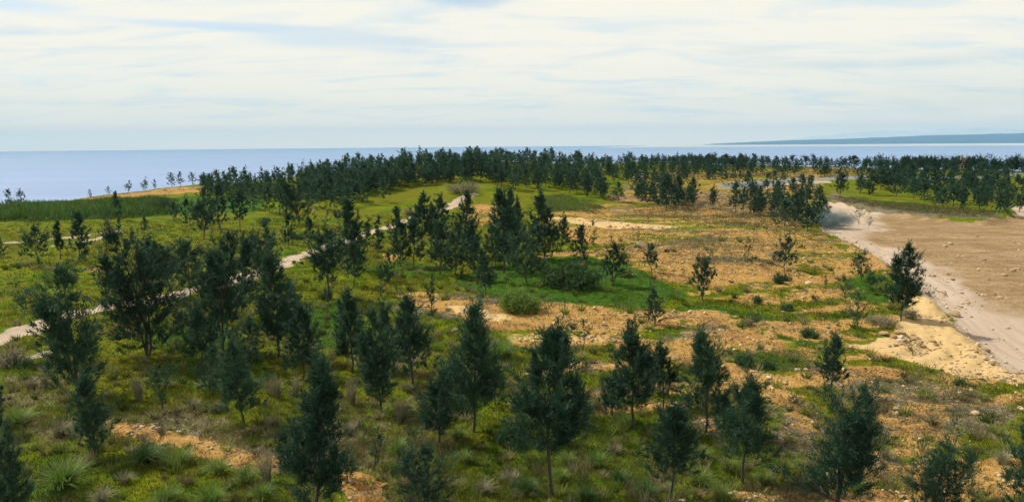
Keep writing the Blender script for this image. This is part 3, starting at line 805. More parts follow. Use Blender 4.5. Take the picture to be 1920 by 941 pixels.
TREES += [
 (690,470,689,410,26,.15,'broad',1,3000,'small ironwood in the meadow just beyond the pale track, left of the thin see-through one',()),
 (640,500,641,440,30,.12,'broad',1,3500,'ironwood with drooping skirt between the long bare trunk and the tall narrow one',()),
 (725,530,727,470,24,.10,'cone',1,2500,'little pointed ironwood at the red soil spot below the track',()),
 (540,460,541,400,28,.10,'broad',1,3000,'small ironwood alone on the meadow above the dirt track bend',()),
 (250,470,251,425,22,.10,'broad',1,2500,'small ironwood peeking out left of the bulkiest dark one',()),
 (505,400,505,350,30,.06,'broad',1,3000,'bushy ironwood on the hillside left of the massive dark one',()),
 (475,392,476,345,26,.06,'cone',1,3000,'pointed ironwood on the hillside above the ball-crowned one',()),
 (1150,790,1150,690,40,.20,'broad',1,4500,'young ironwood left of the lobed one, half behind its lower limbs',()),
 (1215,740,1212,655,44,.20,'broad',1,4500,'dim ironwood behind the right side of the lobed one',()),
 (1360,830,1358,730,44,.20,'broad',1,4500,'ironwood filling in between the conical one and the slender straight one',()),
 (1080,800,1078,690,46,.15,'broad',1,4500,'low ironwood under the right edge of the heavy near crown',()),
 (930,760,932,680,50,.12,'broad',1,4500,'short ironwood behind the right skirt of the spire-topped one',()),
 (846,740,848,660,40,.12,'broad',1,4000,'ironwood behind the left skirt of the spire-topped one',()),
 (640,640,640,560,30,.12,'broad',1,3000,'short ironwood behind the left end of the close-set row',()),
 (540,880,536,800,40,.10,'round',1,4000,'low bushy ironwood at the left foot of the leaning bottom one',()),
 (650,905,652,840,40,.10,'round',1,4000,'low bushy ironwood at the right foot of the leaning bottom one',()),
 (348,650,344,560,70,.05,'broad',1,6000,'low soft-crowned ironwood in the dark thicket left of the tall track trees',()),
 (470,690,474,588,60,.10,'broad',1,6000,'ironwood filling the gap between the tall pair in the shaded thicket',()),
 (398,735,402,640,52,.05,'broad',1,5000,'bushy low ironwood at the foot of the shaded thicket',()),
 (300,735,302,668,56,.02,'round',1,4500,'ground-hugging young ironwood under the bulkiest dark one',()),
 (548,620,546,520,46,.10,'broad',1,5000,'ironwood between the track bend and the soft-outlined one',()),
 (482,520,478,430,40,.10,'column',1,4500,'slim dark ironwood left behind the tall pointed one',()),
 (285,560,287,440,50,.10,'broad',1,5000,'ironwood standing right behind the bulkiest dark one on the far side of the track',()),
 (855,520,850,430,40,.15,'broad',1,5000,'ironwood at the lower left of the middle clump',()),
 (775,500,776,405,36,.15,'cone',1,4500,'ironwood between the track edge pair and the pointed pair',()),
 (880,500,884,400,44,.10,'cone',1,5500,'pointed ironwood just inside the middle clump from the track end',()),
 (970,470,972,370,36,.10,'broad',1,4500,'ironwood between the heart and the tallest tree of the middle clump',()),
 (1000,470,998,395,34,.05,'broad',1,4000,'ironwood at the left shoulder of the tallest middle clump tree',()),
 (1078,585,1060,640,4,.05,'column',1,10,'',()),
][:-1]
SAPLINGS = [
 (812,593,811,513,20,.05,'airy',1,1500,'light green thin sapling at the little bare patch in mid slope',()),
 (715,556,716,488,26,.06,'airy',1,1400,'light green wispy sapling in yellow grass below the track',()),
 (1094,652,1094,596,40,.30,'umbrella',1,2200,'small umbrella-shaped sapling on the pale soil strip',()),
 (1402,494,1405,446,28,.10,'airy',1,1400,'light green sapling on the orange slope left of the cleared ground',()),
 (1548,546,1548,517,12,.10,'airy',1,600,'knee-high sapling in the green patch right of the tidy little tree',()),
 (1585,569,1583,510,30,.20,'airy',1,1400,'airy spindly sapling left of the compact roundish tree',()),
 (1608,616,1608,544,32,.16,'airy',1,1800,'taller airy sapling in grass above the long bare strip',()),
 (1744,556,1743,530,24,.10,'round',1,900,'grey-green little sapling at the brink of the pale road',()),
 (1711,666,1706,628,24,.24,'round',1,1500,'dark leaning sapling in front of the heap of rocks',()),
 (1112,462,1113,412,13,.06,'airy',1,700,'very thin upright sapling on the sandy strip',()),
 (1197,453,1197,431,11,.05,'cone',1,500,'sapling on top of the little soil mound',()),
 (1415,613,1419,584,30,.10,'round',1,1100,'brownish half-dead sapling beside the small soil bank',()),
 (1138,762,1128,690,34,.10,'airy',1,1600,'faint young sapling left of the lobed tree on lower slope',()),
 (305,770,298,690,16,.30,'airy',1,500,'nearly leafless leaning sapling in the lower left grass',()),
 (34,556,33,528,8,.05,'column',1,500,'tiny sapling in the yellow grass near the left edge',()),
 (700,880,712,800,26,.2,'airy',1,700,'spindly sapling in the shade at the bottom, by tall grass',()),
]
BARE = [
 (1610,420,1612,378,32,.34,'airy',2,900,'nearly leafless small tree standing on the cleared dirt ground',()),
 (1629,428,1631,396,24,.34,'airy',1,450,'smaller nearly leafless tree right beside its twin on the cleared ground',()),
]

# ------------------------------------------------------------------ setting: ground, sea, far land
def build_ground():
    k = 560
    a1 = np.linspace(-math.radians(40), math.radians(40), k)
    a2 = np.linspace(math.radians(40), math.radians(320), 60)[1:-1]
    A = np.concatenate([a1, a2]); nA = len(A)
    R = [1.0, 5, 10, 14, 17]
    r = 18.5
    while r < 440:
        R.append(r); r += min(max(3.4 * r * r / 21600, 0.12), 1.25)
    R += list(np.geomspace(445, 1100, 26))
    R = np.array(R); nR = len(R)
    AA, RR = np.meshgrid(A, R)
    x = (np.sin(AA) * RR).ravel(); y = (np.cos(AA) * RR).ravel()
    Zw = zone_weights(x, y)
    z = height(x, y, Zw)
    i = np.arange(nR - 1)[:, None] * nA; j = np.arange(nA)[None, :]; j2 = (j + 1) % nA
    Fq = np.stack([i + j, i + nA + j, i + nA + j2, i + j2], -1).reshape(-1, 4)[:, ::-1]
    za = np.stack([Zw['soil'], Zw['lush'], Zw['road'], Zw['clear']], 1)
    zb = np.stack([Zw['field'], Zw['dry'], Zw['pale'], Zw['grey']], 1)
    me = mesh_from('ground', np.stack([x, y, z], 1), Fq, M_GROUND, True, {'zone_a': za, 'zone_b': zb})
    if me.polygons[1000].normal.z < 0:
        me.flip_normals()
    return obj('ground', me, kind='structure')
build_ground()

def sea_material():
    mt, nt, out = material('sea_water')
    g = nt.node('ShaderNodeNewGeometry'); Pn = g.outputs['Position']
    b = nt.node('ShaderNodeBsdfPrincipled')
    n = nt.noise(nt.vscale(Pn, (0.0006, 0.0025, 0)), 1.0, 5, 0.6, 0.5)
    nt.put(b.inputs['Base Color'], nt.mix(nt.step(n, 0.35, 0.65), (0.16, 0.25, 0.46, 1), (0.20, 0.30, 0.52, 1)))
    b.inputs['Roughness'].default_value = 0.4
    b.inputs['Specular IOR Level'].default_value = 0.45
    bp = nt.node('ShaderNodeBump'); bp.inputs['Strength'].default_value = 0.4; bp.inputs['Distance'].default_value = 0.5
    nt.put(bp.inputs['Height'], nt.noise(Pn, 0.05, 5, 0.7)); nt.l.new(bp.outputs[0], b.inputs['Normal'])
    nt.l.new(b.outputs[0], out.inputs[0]); return mt
A = np.linspace(0, 2 * math.pi, 181)[:-1]; Rr = np.geomspace(150, 34000, 24)
AA, RR = np.meshgrid(A, Rr)
V = np.stack([(np.sin(AA) * RR).ravel(), (np.cos(AA) * RR).ravel(), np.full(AA.size, SEA)], 1)
i = np.arange(23)[:, None] * 180; j = np.arange(180)[None, :]; j2 = (j + 1) % 180
Fq = np.stack([i + j, i + j2, i + 180 + j2, i + 180 + j], -1).reshape(-1, 4)[:, ::-1]
me = mesh_from('sea', V, Fq, sea_material(), True)
if me.polygons[0].normal.z < 0: me.flip_normals()
obj('sea', me, kind='structure')

def far_land(name, prof, d0, depth, mat, seed, kind='structure', rough=0.10):
    """prof: (photo x, photo y of the skyline); a hilly strip rising out of the sea"""
    px = np.array([p[0] for p in prof], float); py = np.array([p[1] for p in prof], float)
    xs = np.linspace(px[0], px[-1], 220); ys = np.interp(xs, px, py)
    rows = 14
    V = []
    for k in range(rows):
        t = k / (rows - 1)
        for i_, (a, b) in enumerate(zip(xs, ys)):
            th = math.atan2((a - 960) / F, 1.0)
            dist = d0 + depth * t
            X_, Y_ = math.sin(th) * dist, math.cos(th) * dist
            top = z_at_pixel(math.sin(th) * (d0 + depth * 0.5), math.cos(th) * (d0 + depth * 0.5), a, b)
            hgt = max(top - SEA, 0)
            s = math.sin(math.pi * t) ** 0.7
            nz = 1 + rough * float(fbm(np.array([X_]), np.array([Y_]), 1800, 4, seed)[0]) * (1 if 0 < t < 1 else 0)
            V.append((X_, Y_, SEA - 2 + (hgt + 2) * s * nz))
    n = len(xs)
    i_ = np.arange(rows - 1)[:, None] * n; j_ = np.arange(n - 1)[None, :]
    Fq = np.stack([i_ + j_, i_ + j_ + 1, i_ + n + j_ + 1, i_ + n + j_], -1).reshape(-1, 4)
    me = mesh_from(name, V, Fq, mat, True)
    if me.polygons[10].normal.z < 0: me.flip_normals()
    return obj(name, me, kind=kind)
M_ISLE = plain('forest_haze_blue', (0.04, 0.10, 0.19), 0.95, 0.3, 0.002)  # forest colour with the blue of distance haze painted in
M_ISLE2 = plain('far_hill_haze_pale', (0.52, 0.58, 0.64), 0.95, 0.2, 0.001)  # pale bluish tone paints the haze veil over these hills
M_SAND = plain('shore_sand', (0.60, 0.56, 0.50), 0.9, 0.1, 0.002)
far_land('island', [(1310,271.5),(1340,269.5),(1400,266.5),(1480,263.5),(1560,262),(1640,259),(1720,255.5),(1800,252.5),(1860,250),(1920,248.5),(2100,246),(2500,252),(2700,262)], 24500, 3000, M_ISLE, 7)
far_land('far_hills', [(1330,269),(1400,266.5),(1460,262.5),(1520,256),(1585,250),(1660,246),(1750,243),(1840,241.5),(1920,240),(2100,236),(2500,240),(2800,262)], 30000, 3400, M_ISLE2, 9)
far_land('sandy_shore', [(1115,277.0),(1160,275.2),(1240,272.6),(1300,271.6),(1360,271.9),(1500,271.2),(1700,269.9),(1920,268.6),(2300,267)], 23400, 900, M_SAND, 11, rough=0.0)

# ------------------------------------------------------------------ trees placed one by one
import time
T0 = time.time()
seed = 100
for (bx, by, tx, ty, wd, cb, st, ns, N, lab, lobes) in TREES:
    seed += 1
    place_tree(bx, by, tx, ty, wd, cb, st, lab, seed, ns, int(N * 1.1), lobes=lobes, limbs=max(9, min(30, int(N / 300))))
for (bx, by, tx, ty, wd, cb, st, ns, N, lab, lobes) in SAPLINGS:
    seed += 1
    place_tree(bx, by, tx, ty, wd, cb, st, lab, seed, ns, N, kind='sapling', cat='sapling', mat=M_CROWN_L if 'dark' not in lab else M_CROWN, limbs=10, dens=0.55, group='saplings scattered over the slope')
for (bx, by, tx, ty, wd, cb, st, ns, N, lab, lobes) in BARE:
    seed += 1
    place_tree(bx, by, tx, ty, wd, cb, st, lab, seed, ns, N, kind='bare_tree', cat='tree', mat=M_CROWN_B, bark=M_BARK_P, limbs=18, dens=0.45, group='two nearly leafless trees on the cleared ground')

# ------------------------------------------------------------------ wood on the ridge and to the right (shared variants)
VAR = []
for v in range(10):
    st = ('cone', 'broad', 'cone', 'cone', 'broad', 'cone', 'column', 'broad', 'cone', 'cone')[v]
    tv, tf, V, Fc = build_tree(500 + v, 6.0, (2.9, 3.6, 3.2, 4.0, 3.6, 2.6, 2.6, 3.8, 3.4, 3.4)[v], (.08, .14, .12, .2, .22, .1, .08, .12, .15, .18)[v], st, 1 if v % 3 else 2, 0, 3000, 26)
    VAR.append((mesh_from('trunk', tv, tf, M_BARK, True), mesh_from('crown', V, Fc, M_CROWN), (2.9, 3.6, 3.2, 4.0, 3.6, 2.6, 2.6, 3.8, 3.4, 3.4)[v]))
rngw = random.Random(5)
ORD = ['first','second','third','fourth','fifth','sixth','seventh','eighth','ninth','tenth','eleventh','twelfth','thirteenth','fourteenth','fifteenth','sixteenth','seventeenth','eighteenth','nineteenth','twentieth']
TENS = {2: 'twenty', 3: 'thirty', 4: 'forty', 5: 'fifty'}
def ordinal(n):
    if n < 20: return ORD[n]
    t, u = divmod(n + 1, 10)
    return (TENS[t] + '-' + ORD[u - 1]) if u else {2: 'twentieth', 3: 'thirtieth', 4: 'fortieth', 5: 'fiftieth'}[t]
def variant_tree(x, y, z, Hh, wm, label, group, v=None):
    v = rngw.randrange(10) if v is None else v
    tm, cm, vw = VAR[v]
    t = thing('ironwood_tree', label, 'tree', (x, y, z - 0.05), rngw.uniform(0, 6.28), group)
    s = Hh / 6.0
    sw = wm / vw if wm else s * rngw.uniform(0.95, 1.3)
    t.scale = (sw, sw, s)
    obj('trunk', tm, t); obj('crown', cm, t)
    return t
def crest(px):
    th = math.atan2((px - 960) / F, 1.0)
    r = np.arange(180, 400, 2.0)
    h = base_height(np.sin(th) * r, np.cos(th) * r)
    k = int(np.argmax((h - CAMZ) / r))
    return th, r[k]
CREST_TOP = np.array([(560,305),(600,303),(620,297),(640,301),(652,302),(665,291),(676,286),(690,296),(700,290),(720,294),(740,292),(780,294),(790,303),(800,285),(815,279),(830,286),(860,284),(890,281),(905,287),(930,277),(945,275),(960,284),(975,282),(1000,280),(1020,284),(1042,276),(1060,288),(1075,284),(1090,290),(1110,298),(1125,306)], float)
n = 0
for px in np.arange(600, 1128, 10.4):
    p = px + rngw.uniform(-3, 3)
    th, rc = crest(p); rr = rc - rngw.uniform(0, 9)
    x, y = math.sin(th) * rr, math.cos(th) * rr
    z = height(x, y)
    top = np.interp(p, CREST_TOP[:, 0], CREST_TOP[:, 1]) + rngw.uniform(-1, 4)
    Hh = z_at_pixel(x, y, p, top) - z
    variant_tree(x, y, z, max(Hh, 3), rngw.uniform(15, 22) * rr / F, f'dark ironwood {ordinal(n)} from the left in the crest row of the wooded ridge', 'ironwoods in the crest row of the wooded ridge', rngw.choice([0, 2, 5, 8, 6, 1, 3]))
    n += 1
print('crest', n, time.time() - T0)
# right skyline row
SKY_R = [(1128,296,12),(1143,294,14),(1180,283,12),(1190,292,10),(1203,293,16),(1216,297,12),(1230,294,18),(1245,297,16),(1256,293,12),(1278,289,14),(1292,286,14),(1303,291,14),(1314,292,14),(1325,289,14),(1337,285,16),(1350,292,14),(1360,288,14),(1375,293,12),(1388,287,16),(1411,287,14),(1428,291,12),(1438,292,12),(1455,292,14),(1471,292,12),(1483,290,13),(1508,291,18),(1523,288,14),(1535,292,9),(1546,297,12),(1556,296,9),(1576,293,18),(1598,291,16),(1622,295,16),(1637,298,12)]
for n, (p, top, wp) in enumerate(SKY_R):
    th, rc = crest(p); rr = rc - rngw.uniform(0, 6)
    x, y = math.sin(th) * rr, math.cos(th) * rr; z = height(x, y)
    Hh = z_at_pixel(x, y, p, top) - z
    variant_tree(x, y, z, max(Hh, 1.5), wp * rr / F * 1.35, f'ironwood {ordinal(n)} from the ridge wood along the skyline row to its right', 'ironwoods in the skyline row right of the ridge', rngw.choice([0, 1, 2, 3, 4, 5, 8, 9]))
# hand-set clump between the ridge and the cleared ground
MIDR = [
 (1300,388,1302,328,24,'pointed ironwood between the orange strip and the grey road bend'),
 (1337,392,1340,345,26,'bushy ironwood right of the pointed one, above the orange slope'),
 (1378,402,1380,336,30,'tallest ironwood of the loose clump left of the cleared ground'),
 (1395,392,1396,345,22,'ironwood directly right of the tallest in the loose clump'),
 (1250,392,1250,322,44,'widest ironwood at the right foot of the wooded ridge'),
 (1272,384,1275,328,26,'ironwood sticking out right of the widest at the ridge foot'),
 (1206,374,1208,338,28,'low ironwood below the parked white vehicle'),
 (1222,366,1222,340,20,'small ironwood between the vehicle and the widest tree'),
 (1160,378,1163,338,26,'ironwood at the lower right corner of the ridge wood'),
 (1132,372,1135,330,28,'ironwood next to the corner one at the ridge wood foot'),
 (1179,346,1180,304,18,'conical ironwood left of the parked white vehicle'),
 (1414,404,1416,364,26,'stubby ironwood at the lower edge of the loose clump'),
 (1456,404,1458,346,30,'double-crowned ironwood in the middle of the loose clump'),
 (1470,424,1466,372,34,'bulky low ironwood nearest the orange slope in the clump'),
 (1487,362,1487,332,17,'little conical ironwood just below the grey road'),
 (1498,420,1500,354,36,'big ragged ironwood beside the head of the dirt clearing'),
 (1514,432,1512,385,28,'ironwood at the very foot of the big ragged one'),
 (1538,412,1540,364,28,'ironwood on the brink of the dirt clearing, limbs pointing right'),
 (1536,372,1540,345,24,'ironwood above the brink of the dirt clearing'),
 (1467,342,1467,322,15,'small round ironwood on the far edge of the grey road'),
 (1518,341,1518,325,9,'tiny ironwood standing against the grey road surface'),
 (1440,346,1442,322,20,'ironwood at the left end of the visible grey road'),
 (1402,346,1402,320,18,'ironwood left of the grey road end'),
 (1575,371,1577,308,34,'tall ironwood on a long bare trunk right of the grey road'),
 (1612,362,1612,322,24,'ironwood right of the one with the long bare trunk'),
 (1630,366,1632,314,28,'dense ironwood that begins the right-hand wood'),
 (1110,330,1112,306,16,'small ironwood on the right shoulder of the ridge'),
 (1142,330,1142,300,20,'lone ironwood on the grassy right shoulder of the ridge'),
]
for (bx, by, tx, ty, wp, lab) in MIDR:
    x, y, z = at(bx, by); d = math.hypot(x, y)
    Hh = z_at_pixel(x, y, tx, ty) - z
    variant_tree(x, y, z, Hh, wp * d / F * 1.1, lab, 'ironwoods in the loose clumps left of the cleared ground')
# ranks of the ridge wood and the right wood
def rank(poly, step, hm, label, group, name_rank, jit=5):
    n = 0
    p = np.array(poly, float)
    px = p[0, 0]
    while px < p[-1, 0]:
        q = px + rngw.uniform(-jit, jit); by = np.interp(q, p[:, 0], p[:, 1]) + rngw.uniform(-3, 3)
        x, y, z = at(q, by); d = math.hypot(x, y)
        Hh = hm * rngw.uniform(0.8, 1.15)
        variant_tree(x, y, z, Hh, None, label % ordinal(n), group)
        n += 1; px += step * rngw.uniform(0.8, 1.2)
    return n
a = rank([(585,372),(640,378),(700,362),(760,350),(830,342),(900,340),(960,356),(1040,352),(1100,368),(1140,372)], 21, 6.4, 'dark ironwood %s from the left in the front rank of the ridge wood', 'ironwoods in the front rank of the ridge wood', '')
b = rank([(575,345),(640,352),(700,345),(800,331),(900,328),(1000,335),(1090,345),(1130,350)], 24, 6.6, 'dark ironwood %s from the left in the second rank of the ridge wood', 'ironwoods in the second rank of the ridge wood', '')
c = rank([(1650,352),(1700,374),(1760,386),(1810,392),(1850,398),(1890,402),(1920,392),(1960,392)], 19, 5.6, 'ironwood %s from the left in the front rank of the right-hand wood', 'ironwoods in the front rank of the right-hand wood', '')
d_ = rank([(1650,334),(1720,346),(1800,358),(1880,362),(1960,360)], 22, 6.0, 'ironwood %s from the left in the middle rank of the right-hand wood', 'ironwoods in the middle rank of the right-hand wood', '')
e_ = rank([(1655,316),(1720,320),(1800,328),(1880,330),(1960,326)], 24, 5.6, 'ironwood %s from the left in the back rank of the right-hand wood', 'ironwoods in the back rank of the right-hand wood', '')
print('ranks', a, b, c, d_, e_)
# broad dark canopy trees on the right skyline
CAN = [(1700,306,294,44,'spreading dark canopy tree, left part of the smooth-topped skyline clump'),(1742,306,288,60,'largest spreading canopy tree, domed crown on the right skyline'),(1776,305,289,40,'spreading canopy tree between the dome and the beige hut'),(1838,303,287,26,'dark round tree on the skyline right of the beige hut'),(1856,303,291,22,'dark tree right beside the round one by the hut'),(1882,304,292,20,'small dark skyline tree near the right edge'),(1900,303,288,16,'pointed dark skyline tree near the right edge'),(1916,303,293,18,'last dark skyline tree at the right edge')]
for k, (p, by, top, wp, lab) in enumerate(CAN):
    th, rc = crest(p); rr = rc - 4
    x, y = math.sin(th) * rr, math.cos(th) * rr; z = height(x, y)
    Hh = max(z_at_pixel(x, y, p, top) - z, 2)
    tv, tf, V, Fc = build_tree(800 + k, Hh, wp * rr / F * 1.1, 0.12, 'round', 3 if k < 3 else 1, 0, 9000 if k < 3 else 2400, 36, 1.7)
    t = thing('canopy_tree' if k < 3 else 'skyline_tree', lab, 'tree', (x, y, z - .05), 0, 'trees on the right skyline')
    obj('trunk', mesh_from('trunk', tv, tf, M_BARK, True), t); obj('crown', mesh_from('crown', V, Fc, M_CROWN), t)
# the deep interior of both woods, which reads as one mass
def wood_mass(name, regions, count, hm, rs):
    Vs, Fs, o = [], [], 0
    base = []
    for v in range(3):
        tv, tf, V, Fc = build_tree(900 + v, 6.0, 3.6, 0.1, ('cone', 'broad', 'cone')[v], 1, 0, 1000, 14)
        base.append(V)
    rg = random.Random(rs)
    for _ in range(count):
        poly = rg.choice(regions)
        p = np.array(poly, float)
        q = rg.uniform(p[0, 0], p[-1, 0]); by = np.interp(q, p[:, 0], p[:, 1]); b2 = np.interp(q, p[:, 0], p[:, 2])
        x, y, z = at(q, rg.uniform(by, b2))
        V = base[rg.randrange(3)].copy(); s = hm * rg.uniform(0.62, 1.1) / 6; V[:, :2] *= 1.05; a = rg.uniform(0, 6.28)
        c_, s_ = math.cos(a), math.sin(a)
        V = np.stack([V[:, 0] * c_ - V[:, 1] * s_, V[:, 0] * s_ + V[:, 1] * c_, V[:, 2]], 1) * s + np.array([x, y, z - 0.05])
        Vs.append(V); 
    V = np.concatenate(Vs)
    obj(name, mesh_from(name, V, np.arange(len(V)).reshape(-1, 3), M_CROWN), kind='stuff', label='dark mass of ironwoods between and behind the countable ranks', category='wood')
wood_mass('ridge_wood', [[(560,335,378),(640,325,376),(700,308,358),(900,304,340),(1000,304,350),(1120,320,368)]] * 6 + [[(560,340,400),(720,335,385)], [(380,345,372),(540,342,380)]], 430, 6.2, 3)
wood_mass('right_wood', [[(1640,314,352),(1760,312,382),(1860,312,392),(1930,312,392)]] * 4 + [[(1180,350,385),(1300,345,392)], [(1195,306,320),(1400,306,320)], [(1195,306,320),(1400,306,320)], [(1130,312,345),(1400,316,350)], [(1120,306,338),(1430,307,330)], [(1120,306,338),(1430,307,330)], [(1400,312,330),(1640,312,335)], [(1400,345,400),(1530,360,425)], [(1690,303,320),(1930,303,320)], [(1690,303,312),(1850,303,312)]], 620, 5.2, 4)
print('trees', time.time() - T0)

# ------------------------------------------------------------------ low plants
def clump_mesh(seed, n=150, h=1.0, spread=0.75, mat=None, wdt=0.036, stiff=0.5):
    """fountain of arching blades, 1 m high, 1.5 m wide"""
    rng = np.random.default_rng(seed)
    a = rng.uniform(0, 2 * math.pi, n); q = rng.uniform(0.05, 1, n) ** 0.7
    o = np.stack([np.cos(a), np.sin(a), 0 * a], 1) * (rng.uniform(0, 0.16, n))[:, None]
    out = np.stack([np.cos(a), np.sin(a)], 1)
    L = rng.uniform(0.65, 1.1, n) * h
    V = []; Fc = []
    side = np.stack([-np.sin(a), np.cos(a), 0 * a], 1)
    pts = []; swirl = rng.normal(size=(n, 3)) * 0.11 + np.array([0.10, -0.05, 0])
    for k in range(4):
        t = k / 3
        hor = q * spread * (t ** 1.4); ver = L * (t * 1.15 - (0.25 + 0.75 * (1 - stiff)) * q * t * t * 0.9)
        p = o + np.concatenate([out * hor[:, None], ver[:, None]], 1) + rng.normal(size=(n, 3)) * (0.01 + 0.06 * t * t) + swirl * t * t
        wv = wdt * (1 - t * 0.85) / 2
        pts.append(p - side * wv); pts.append(p + side * wv)
    V = np.stack(pts, 1).reshape(-1, 3)
    b = np.arange(n)[:, None] * 8
    Fs = [np.stack([b[:, 0] + 2 * k, b[:, 0] + 2 * k + 1, b[:, 0] + 2 * k + 3, b[:, 0] + 2 * k + 2], 1) for k in range(3)]
    return mesh_from('blades', V, np.concatenate(Fs), mat)
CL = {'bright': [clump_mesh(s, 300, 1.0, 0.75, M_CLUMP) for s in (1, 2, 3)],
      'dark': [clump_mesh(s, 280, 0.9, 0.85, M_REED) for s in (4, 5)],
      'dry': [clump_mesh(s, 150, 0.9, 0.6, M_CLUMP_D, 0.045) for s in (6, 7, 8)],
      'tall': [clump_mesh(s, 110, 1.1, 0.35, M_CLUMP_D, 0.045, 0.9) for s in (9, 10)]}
CLUMPS = [
 (118,915,76,'bright','big bright fountain of grass in the lower left corner area'),
 (335,870,52,'bright','bright round grass fountain right of the shaded one, lower left'),
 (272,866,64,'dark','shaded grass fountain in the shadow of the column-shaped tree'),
 (412,888,46,'bright','fresh green clump at the lower edge of the stony strip, lower left'),
 (465,905,50,'bright','green clump below the right end of the stony strip'),
 (190,940,46,'dry','grey-green tall clump at the bottom edge, lower left'),
 (312,944,48,'bright','clump cut by the bottom edge between two bare patches'),
 (398,950,60,'bright','wide yellow-green clump cut by the bottom edge'),
 (30,800,52,'bright','yellow-topped clump above the corner tree at the left edge'),
 (112,818,48,'dry','dead straw clump left of the column-shaped tree'),
 (58,728,36,'dry','straw clump near the left edge under the dirt track'),
 (85,725,30,'tall','taller straw clump beside the one under the dirt track'),
 (262,752,44,'tall','pale feathery clump right of the column-shaped tree'),
 (362,768,40,'dry','brownish clump left of the narrow-waisted tree'),
 (402,772,34,'dry','second brownish clump left of the narrow-waisted tree'),
 (303,812,34,'dry','straw clump on the upper rim of the stony strip'),
 (520,746,42,'tall','cream-tipped tall clump below the tall pointed tree'),
 (555,742,38,'tall','cream-tipped clump right of its twin below the pointed tree'),
 (505,800,40,'dry','olive straw clump in the lower slope shade'),
 (500,905,60,'tall','pale straw thicket left of the leaning bottom tree'),
 (490,935,50,'bright','green clump under the pale straw thicket'),
 (660,758,50,'tall','silvery tipped clump below the close-set row'),
 (690,740,36,'tall','silvery clump between the trunks of the close-set row'),
 (752,795,48,'tall','tall pale clump right of the twin-tipped tree'),
 (765,735,34,'dry','straw clump at the foot of the full-crowned tree'),
 (862,825,44,'bright','fresh clump right of the squat shaded tree'),
 (870,868,40,'bright','spiky clump beside the blue-green young tree'),
 (745,850,46,'bright','vivid clump in the shade between bottom trees'),
 (1168,802,46,'bright','leafy arching clump at the foot of the lobed tree'),
 (1146,760,44,'bright','yellow-green clump up-slope of the lobed tree'),
 (1098,770,34,'bright','bright clump beneath the right side of the tallest near tree'),
 (1065,872,44,'bright','clump just right of the tallest near trunk'),
 (1118,876,50,'bright','wide yellow-green clump right of the tallest near trunk'),
 (1155,850,38,'dry','greyish clump between the two bottom trunks'),
 (1052,900,40,'bright','clump at the base of the tallest near trunk'),
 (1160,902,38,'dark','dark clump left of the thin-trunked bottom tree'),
 (1318,862,44,'bright','clump below the orange soil patch and conical tree'),
 (1368,880,40,'bright','clump left of the slender straight trunk'),
 (1310,908,50,'bright','pale-edged clump right of the thin-trunked bottom tree'),
 (1355,945,56,'bright','clump at the bottom edge between two bare trunks'),
 (1432,905,40,'bright','clump right of the slender straight trunk'),
 (1608,925,46,'bright','single vivid clump on the stony slope by the spreading tree'),
 (905,925,52,'dry','grey clump at the bottom edge left of the tallest near trunk'),
 (960,905,46,'dry','olive clump left of the tallest near trunk'),
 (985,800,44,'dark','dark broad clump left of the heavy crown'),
 (1880,870,44,'dry','straw clump near the right bottom corner'),
 (1200,665,26,'dry','grey mat-like clump on the soil above the lobed tree'),
 (940,672,54,'bright','tall pale green clump right of the spire-topped tree'),
 (925,660,36,'tall','feathery clump at the back of the tall pale green one'),
 (952,655,30,'bright','rounded pale clump on the far side of the tall pale green one'),
 (1010,655,24,'dry','small straw clump on the pale soil strip'),
 (1270,880,40,'dark','dark clump hugging the thin bottom trunk'),
 (655,815,40,'dry','dull clump in the deep shade of mid bottom'),
 (570,805,36,'dry','dull straw clump left of the leaning bottom tree'),
 (990,925,52,'dark','dark clump left of the tall trunk foot, bottom'),
 (1100,940,50,'dark','dark green clump on the bottom edge'),
 (1215,930,46,'dark','shaded clump on the bottom edge by the thin trunk'),
 (232,905,36,'dry','low straw clump below the shaded fountain'),
 (1660,860,30,'dry','straw tuft on the stony orange slope, bottom right'),
 (1530,905,40,'dark','green clump under the trailing limb of the spreading tree'),
]
for k, (px, py, wp, kind, lab) in enumerate(CLUMPS):
    x, y, z = at(px, py); d = math.sqrt(x * x + y * y + CAMZ ** 2); sc = wp * d / F / 1.35
    t = thing('grass_clump', lab, 'grass clump', (x, y, z - 0.04), rngw.uniform(0, 6.28), 'big grass clumps on the slope')
    t.scale = (sc, sc, sc * rngw.uniform(0.75, 0.95) * (1.3 if kind == 'tall' else 1))
    obj('blades', CL[kind][k % len(CL[kind])], t)

